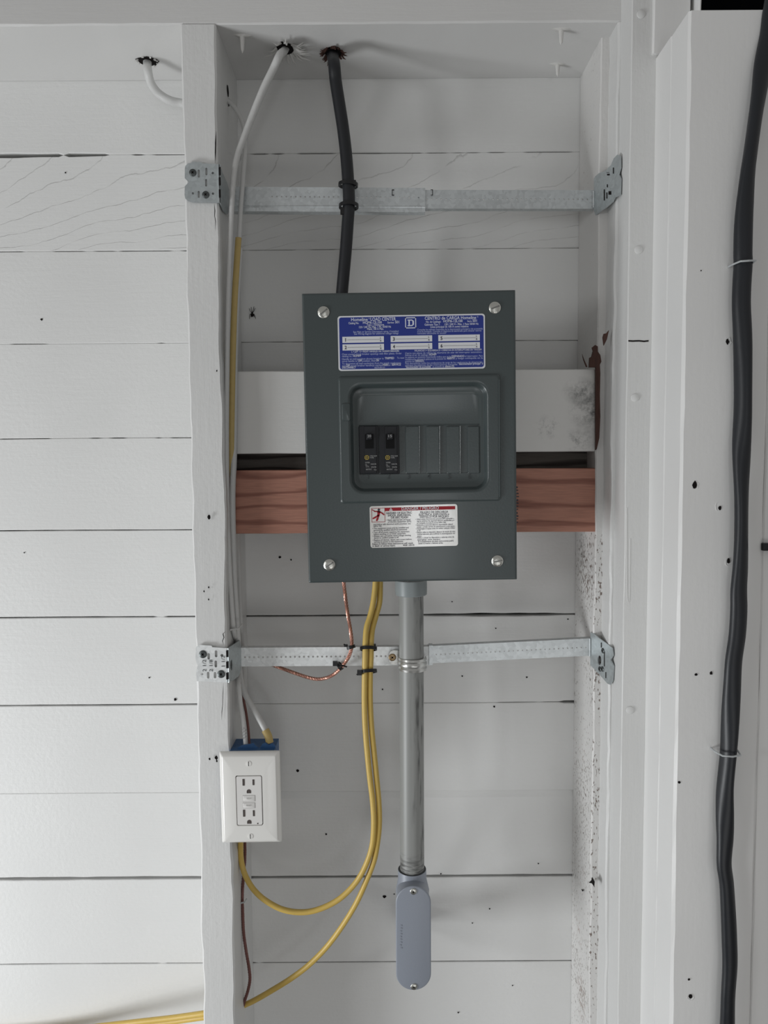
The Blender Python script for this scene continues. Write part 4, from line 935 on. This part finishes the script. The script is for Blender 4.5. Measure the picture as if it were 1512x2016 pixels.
for y0_, y1_, s in ((1566,1577,'TEST'),(1580.5,1590.5,'RESET')):
    R_ = orect(478.5, y0_, 502, y1_); mb = MB()
    mb.loops([OL(ins(R_,-.0004),.0004,.00015), OL(ins(R_,-.0004),.0004,.0003)], False, True); mb.build('button_groove', mat('groove_grey', (.38,.37,.36), .6), rec)
    mb = MB(); mb.loops([OL(R_,.0004,.0001), OL(ins(R_,.0001),.0004,.0004), OL(ins(R_,.0004),.0004,.0006)], True, True); bt = mb.build('button', M_dev, rec, True)
    tb = MB(); add_text(tb, s, OW, R_[0]+.0045, R_[2]-.0045, R_[1]+.0026, .0021, .0008); tbo = tb.build('button_lettering', mat('button_print', (.34,.33,.32), .6), rec)
for px, py in ((489.5,1503.5),(493,1646.5)): 
    u_, v_ = ouv(px, py); screw('plate_screw', OW(u_, v_, .0001), .0037, M_plate, out, dome=.22, cross=False, slot_ang=90)
bb_ = MB(); a = P(470,1470,1.0).x; Zt = P(500,1462,1.02).z; Zb = P(500,1636,1.0).z
Zt = P(500,1474,.995).z; bb_.box(SX1+.001, -.1488, -.150, -.100, Zb, Zt-.003)
bt0, bt1 = SX1+.001, -.1488    # ragged top edge, torn paint skin
pr_ = []
for i in range(15):
    x = bt0 + (bt1-bt0)*i/14; h_ = [.000,.002,.004,.0065,.008,.0085,.009,.011,.006,.003,.010,.011,.008,.010,.007][i]
    pr_.append((x, Zt-.006+h_*.9))
bb_.loops([[Vector((x,-.135,z)) for x, z in pr_] + [Vector((bt1,-.135,Zt-.012)), Vector((bt0,-.135,Zt-.012))], [Vector((x,-.132,z)) for x, z in pr_] + [Vector((bt1,-.132,Zt-.012)), Vector((bt0,-.132,Zt-.012))]], True, True)
bb_.build('junction_box', M_bluebox, out)

# ------------------------------------------------------------------ cables
def cable(name, pts, r, mt, label, cat='cable', seg=12, k=8, parent=None, group=None, **kw):
    mb = MB(); mb.tube(cab(pts, k), r, seg, **kw); o = mb.build(name, mt, parent, True)
    return tag(o, label, cat, group) if parent is None else o
def px_r(px, D): return px/F*D/2
# white cable in the left section
c0 = under(290, 121)
mb = MB(); mb.tube(spline([c0+Vector((0,.002,.03)), c0+Vector((0,0,0)), P(291,138,1.075), P(297,163,1.085), P(311,183,1.095), P(333,197,1.10), P(357,203,1.105), P(400,208,1.10), P(440,196,1.08)]), .0058, 12)
wl = thing('white_cable', 'white cable coming through the beam and left stud, joining the bundle in the bay', 'cable', c0)
mb.build('left_section', M_wcab, wl, True)
mb = MB(); mb.tube(spline([P(a,b,c) for a,b,c in [(441,196,1.075),(449,198,1.070),(462,212,1.065),(474,232,1.06),(481,255,1.055),(483,290,1.05),(480,330,1.043),(477,370,1.031),(474,410,1.030),(472,450,1.030),(470.5,480,1.032)]]), .0031, 12)
mb.build('bay_section', M_wcab, wl, True)
# yellow length of the same run, then painted again below
mb = MB(); mb.tube(spline([P(a,b,c) for a,b,c in [(469.5,468,1.029),(465.3,532,1.026),(461.5,600,1.024),(458.3,700,1.023),(456.3,800,1.023),(455.3,868,1.024),(455.6,905,1.027),(456.5,940,1.034)]]), .0024, 14, rz=.0041)
yo = tag(mb.build('yellow_cable', M_yelp, None, True), 'faded yellow length of cable between the white cables along the left stud', 'cable')
cable('white_cable', [(472,490,1.036),(469,540,1.033),(465.5,600,1.030),(462.6,700,1.028),(461.6,800,1.028),(461,868,1.028),(460.5,910,1.028),(458.5,950,1.028),(458,1000,1.028),(460,1100,1.031),(462,1150,1.033),(465,1200,1.036),(468,1250,1.040),(471,1300,1.060),(474,1340,1.05),(483,1368,1.04),(499,1395,1.03),(513,1420,1.02),(524,1440,1.015)], .0040, M_wcab,
      'white painted cable running down the stud, its lower end bending right to the blue box')
cable('cable_end', [(522,1437,1.015),(528,1449,1.013),(531,1462,1.012)], .0054, M_yelp, 'bare yellow end of a cable entering the blue box top right', 'cable')
# front white cable from the drilled hole
c1 = under(562, 96)
mb = MB(); mb.tube(spline([c1+Vector((.012,.0,.03)), c1+Vector((0,0,0)), P(551,108,1.02), P(537,138,1.02), P(521,170,1.02), P(504,210,1.02), P(490,245,1.02), P(478,277,1.018), P(468,305,1.016), P(461,340,1.012), P(457.5,380,1.010), P(455,440,1.012), P(451.5,520,1.014), P(449.2,600,1.014), P(447.8,700,1.014), P(446.6,800,1.014), P(446.3,868,1.014), P(446.8,940,1.014), P(447.5,1000,1.015), P(451,1095,1.018), P(454.5,1160,1.020), P(460,1235,1.022), P(466,1270,1.058), P(469,1310,1.062), P(470,1345,1.03), P(474,1390,1.02), P(480,1430,1.015), P(484,1466,1.012)]), [.0050]*24 + [.0050-.0018*min(1,i/72) for i in range(500)], 12)
tag(mb.build('white_cable', M_wcab, None, True), 'white cable hanging from the splintered beam hole, foremost in the bundle on the left stud', 'cable')
ink = MB()
for i in range(7):
    q = P(478+ (i%2)*4, 1436+i*3.2, 1.008); ink.tube([q, q+Vector((.0022,-.0002,.0016)), q+Vector((.0008,-.0002,.0030))], .0003, 4)
tag(ink.build('ink_scribble', M_ink), 'dark handwritten scribble on the white cable above the blue box', 'handwriting')
cable('ground_wire', [(468,1330,1.045),(474,1350,1.045),(479,1375,1.043),(484,1400,1.04),(488,1428,1.03),(490,1450,1.025),(491,1468,1.02)], .0018, M_cud, 'thin dark copper wire between the two white cables above the outlet', 'wire')
# third grey-white cable behind in the corner
cable('white_cable', [(466,960,1.085),(468,1060,1.085),(471,1150,1.083),(473,1210,1.08),(475,1250,1.08),(478,1300,1.08),(478,1350,1.06),(478,1400,1.05)], .0036, M_wcab, 'thin white cable rearmost in the corner of the bay, beside the left stud')
# black cable into the panel
c2 = under(655, 105)
mb = MB(); mb.tube(spline([c2+Vector((0,.0,.03)), c2, P(658,128,1.03), P(661,160,1.03), P(668,205,1.03), P(675,250,1.03), P(681,300,1.029), P(685,350,1.027), P(687,395,1.025), P(684.5,440,1.026), P(681,490,1.027), P(677,535,1.028), P(673,580,1.03), P(671,610,1.03)]), .0080, 16)
tag(mb.build('black_cable', M_cable, None, True), 'thick black cable from the reddish splintered hole down into the panel top', 'cable')
def ring(mb, c, ax, rx, ry, hw=.0016, th=.0007, seg=20, ref=Vector((1,0,0))):
    ax = Vector(ax).normalized(); a = (ref - ax*ref.dot(ax)).normalized(); b = ax.cross(a); ls = []
    for h_, e in ((-hw,0),(-hw,th),(hw,th),(hw,0)):
        ls.append([c + ax*h_ + a*math.cos(2*math.pi*i/seg)*(rx+e) + b*math.sin(2*math.pi*i/seg)*(ry+e) for i in range(seg)])
    mb.loops(ls + [ls[0]], False, False)
def ziptie(label, c, ax, rx, ry, head, hs=(.0045,.004,.0055), tail=None):
    mb = MB(); ring(mb, c, ax, rx, ry, .0022, .0012); t = MB()
    o = mb.build('zip_tie', M_zip, None, True); h_ = MB(); h_.box(head.x-hs[0]/2, head.x+hs[0]/2, head.y-hs[1]/2, head.y+hs[1]/2, head.z-hs[2]/2, head.z+hs[2]/2)
    if tail: h_.tube([head, head+Vector(tail)], .0011, 6)
    q = h_.build('head', M_zip, None); q.parent = o; q.location = q.location - o.location
    tag(o, label, 'zip tie', 'black zip ties on the cables'); return o
ziptie('black zip tie around the thick black cable, above the upper steel bar', P(685.5,364,1.029), (0.05,0,1), .0118, .011, P(698,362,1.026), (.004,.006,.008))
ziptie('black zip tie around the thick black cable, below the upper steel bar', P(686.5,406,1.026), (0,.1,1), .0118, .011, P(674,416,1.022), (.005,.005,.008))
# yellow pair under the panel
YA = [(739,1120,1.03),(739,1150,1.03),(735,1185,1.028),(729,1212,1.026),(722,1235,1.022),(719.5,1262,1.018),(719,1292,1.016),(718,1330,1.018),(717.5,1380,1.02),(719,1430,1.02),(723,1480,1.02),(728,1530,1.02),(734,1580,1.02),(736,1625,1.02),(732,1668,1.022),(718,1708,1.024),(697,1742,1.026),(665,1772,1.026),(625,1791,1.026),(590,1796,1.026),(555,1790,1.026),(523,1773,1.028),(500,1752,1.032),(485,1728,1.038),(477,1705,1.042),(474,1682,1.04),(474,1655,1.03),(475,1640,1.02)]
YB = [(749,1120,1.034),(748.5,1150,1.034),(747.2,1185,1.032),(740.2,1212,1.03),(733.2,1238,1.026),(730.7,1262,1.021),(730.2,1292,1.019),(728.7,1330,1.021),(728.7,1380,1.023),(731.2,1430,1.023),(736.2,1480,1.023),(741.2,1530,1.023),(745.7,1580,1.023),(746.7,1620,1.023),(743.7,1655,1.024),(736.2,1695,1.026),(721,1735,1.03),(702,1777,1.034),(676,1820,1.04),(645,1862,1.045),(610,1898,1.05),(575,1925,1.055),(535,1950,1.06),(500,1970,1.066),(476,1981,1.07)]
cable('yellow_cable', YA, .0039, M_yel, 'yellow cable under the panel looping up into the bottom of the outlet', seg=12, rz=.0039)
cable('yellow_cable', YB, .0039, M_yel, 'yellow cable under the panel sweeping down to the hole in the left stud', seg=12, rz=.0039)
cable('yellow_cable', [(472,1985,1.075),(440,1990,1.075),(397,1996,1.08),(340,2004,1.09),(270,2012,1.10),(200,2020,1.11),(120,2030,1.12),(0,2040,1.125),(-250,2050,1.125),(-600,2050,1.125)], .0042, M_yel, 'yellow cable at the bottom left corner, upper one of the two', seg=12)
cable('yellow_cable', [(472,1990,1.078),(440,1998,1.078),(397,2003,1.083),(340,2011,1.093),(270,2019,1.103),(200,2027,1.113),(120,2037,1.123),(0,2047,1.128),(-250,2057,1.128),(-600,2057,1.128)], .0042, M_yel, 'yellow cable at the bottom left corner, lower one of the two', seg=12)
ziptie('black zip tie around the two yellow cables, upper edge of the lower bar', P(725.5,1277,1.019), (0,.45,1), .0105, .0095, P(737,1270,1.026), (.004,.005,.003))
ziptie('black zip tie around the two yellow cables, just under the lower bar', P(724.5,1322,1.021), (-.1,.40,1), .0112, .0095, P(708,1324,1.014), (.0065,.005,.0065), tail=(-.004,-.001,-.003))
# copper ground
def strands(pts, rs, R_, mt, label, name='copper_wire', pitch=.016, n=4, k=10):
    path = cab(pts, k); N_ = len(path); T = [(path[min(i+1,N_-1)]-path[max(i-1,0)]).normalized() for i in range(N_)]
    Nn = Vector((0,1,0)); mb = MB(); fr_ = []; L_ = 0
    for i in range(N_):
        Nn = (Nn - T[i]*Nn.dot(T[i])).normalized(); L_ += (path[i]-path[i-1]).length if i else 0
        fr_.append((path[i], Nn.copy(), T[i].cross(Nn), L_))
    for s in range(n):
        mb.tube([p + (a*math.cos(2*math.pi*(l/pitch + s/n)) + b*math.sin(2*math.pi*(l/pitch + s/n)))*R_ for p, a, b, l in fr_], rs, 7)
    return tag(mb.build(name, mt, None, True), label, 'wire')
strands([(676,1125,1.05),(677,1150,1.05),(680,1175,1.048),(684,1205,1.04),(690,1240,1.032),(692.5,1262,1.028),(691.5,1278,1.026),(686,1294,1.028),(677,1307,1.03),(668,1318,1.035),(655,1329,1.042),(640,1335,1.05),(624,1337,1.056),(604,1333,1.06),(580,1325,1.063),(558,1317,1.065),(536,1309,1.068),(505,1298,1.08)], .0013, .0013, M_cu,
        'bright stranded copper ground wire curving from the panel behind the lower bar', k=14)
ziptie('small black zip tie on the copper wire at the top of the lower bar', P(691,1274,1.028), (-.3,.2,1), .0050, .0055, P(681,1271,1.03), (.005,.004,.003), tail=(-.003,0,.002))
ziptie('small black zip tie on the copper wire, head poking out under the lower bar', P(669,1311,1.034), (.9,.0,.6), .0050, .0060, P(660,1306,1.025), (.0065,.005,.0062), tail=(.016,0,-.005))
strands([(482,1650,1.05),(482,1690,1.055),(479,1730,1.056),(477,1762,1.056),(478,1800,1.055),(480,1840,1.055),(485,1875,1.055),(490,1905,1.055),(492,1928,1.055),(488,1950,1.058),(481,1972,1.062),(476,1990,1.066),(474,2005,1.07)], .0012, .0012, M_cud,
        'tarnished copper wire running down the stud below the outlet', k=10)
st_w = MB(); c = P(477,1778,1.050); st_w.tube([c+Vector((-.005,.006,-.001)), c+Vector((-.0045,0,-.0005)), c+Vector((.004,-.001,.002)), c+Vector((.006,.003,.0045))], .0012, 8)
tag(st_w.build('cable_staple', M_galv2, None, True), 'small metal staple over the tarnished copper wire below the outlet', 'staple', 'cable staples')
st_w = MB(); c = P(463,1240,1.016); st_w.tube([c+Vector((-.006,.010,0)), c+Vector((-.006,0,0)), c+Vector((.005,-.001,.002)), c+Vector((.008,.010,.006))], .0012, 8)
tag(st_w.build('cable_staple', M_wcab, None, True), 'paint-covered staple over the white cables above the lower left bracket', 'staple', 'cable staples')
# service cable on the right post
edges = [(0,1506,1542),(30,1501,1537),(66,1498,1532),(126,1485,1520),(185,1476,1512),(231,1470,1504),(300,1461,1494),(347,1455,1488),(430,1448,1481),(496,1446,1479),(518,1447,1479),(560,1444,1477),(600,1443,1476),(650,1445,1478),(700,1446,1479),(800,1446,1479),(860,1445,1476),(900,1444.5,1475),(1000,1444,1475),(1100,1442.5,1474),(1160,1440,1469),(1200,1439,1470),(1250,1435,1468),(1300,1430,1459),(1350,1427,1456),(1400,1423,1454),(1480,1419,1449),(1550,1412,1443),(1600,1411,1443),(1650,1411,1444),(1700,1411,1440),(1740,1415,1446),(1800,1419,1449),(1850,1421,1451),(1900,1422,1452),(1960,1418,1449),(2016,1416,1448),(2080,1414,1446)]
def Dc(y): return .846 if y > 300 else .846 + (300-y)*.00003
sp_ = spline([P((a+b)/2, y, Dc(y)) for y, a, b in [(-330,1556,1592),(-80,1520,1556)] + edges + [(2200,1412,1444),(2500,1408,1440),(2900,1404,1436),(3400,1400,1432)]], 5)
mb = MB(); mb.tube(sp_, .0070, 24, rz=.0097, twist=lambda L_: .75*math.sin(L_*14.0) + .35*math.sin(L_*31+1))
svc = tag(mb.build('service_cable', M_cable2, None, True), 'thick black twisting cable stapled down the right-hand white post', 'cable')
for yy, xa, xb, lab_ in ((518,1444,1482,'metal staple across the thick black cable on the right post, upper one'), (1479,1409,1454,'metal staple across the thick black cable on the right post, lower one')):
    a = P(xa, yy+2, .845); b = P(xb, yy, .845); a2 = Vector((a.x, -.2825, a.z)); b2 = Vector((b.x, -.2825, b.z)); mb = MB()
    m1 = a.lerp(b,.12) + Vector((0,-.0115,0)); m2_ = a.lerp(b,.5) + Vector((0,-.0135,-.0004)); m3_ = a.lerp(b,.88) + Vector((0,-.0115,0))
    a.y = a2.y + .0; b.y = b2.y
    mb.tube([a2, Vector((a.x,-.293,a.z)), m1, m2_, m3_, Vector((b.x,-.293,b.z)), b2], .0011, 8)
    tag(mb.build('cable_staple', M_galv2, None, True), lab_, 'staple', 'cable staples')

for o in bpy.data.objects:       # print made of many tiny letters, one object each
    n_ = o.name.split('.')[0]
    if n_ in ('lettering', 'fine_lettering', 'field_lettering', 'band_lettering', 'breaker_print', 'button_lettering', 'rating_number', 'stamped_numbers', 'stamp_ink', 'moulded_marks', 'punch_marks', 'fold_slots', 'punched_slots', 'red_print'):
        o['kind'] = 'stuff'
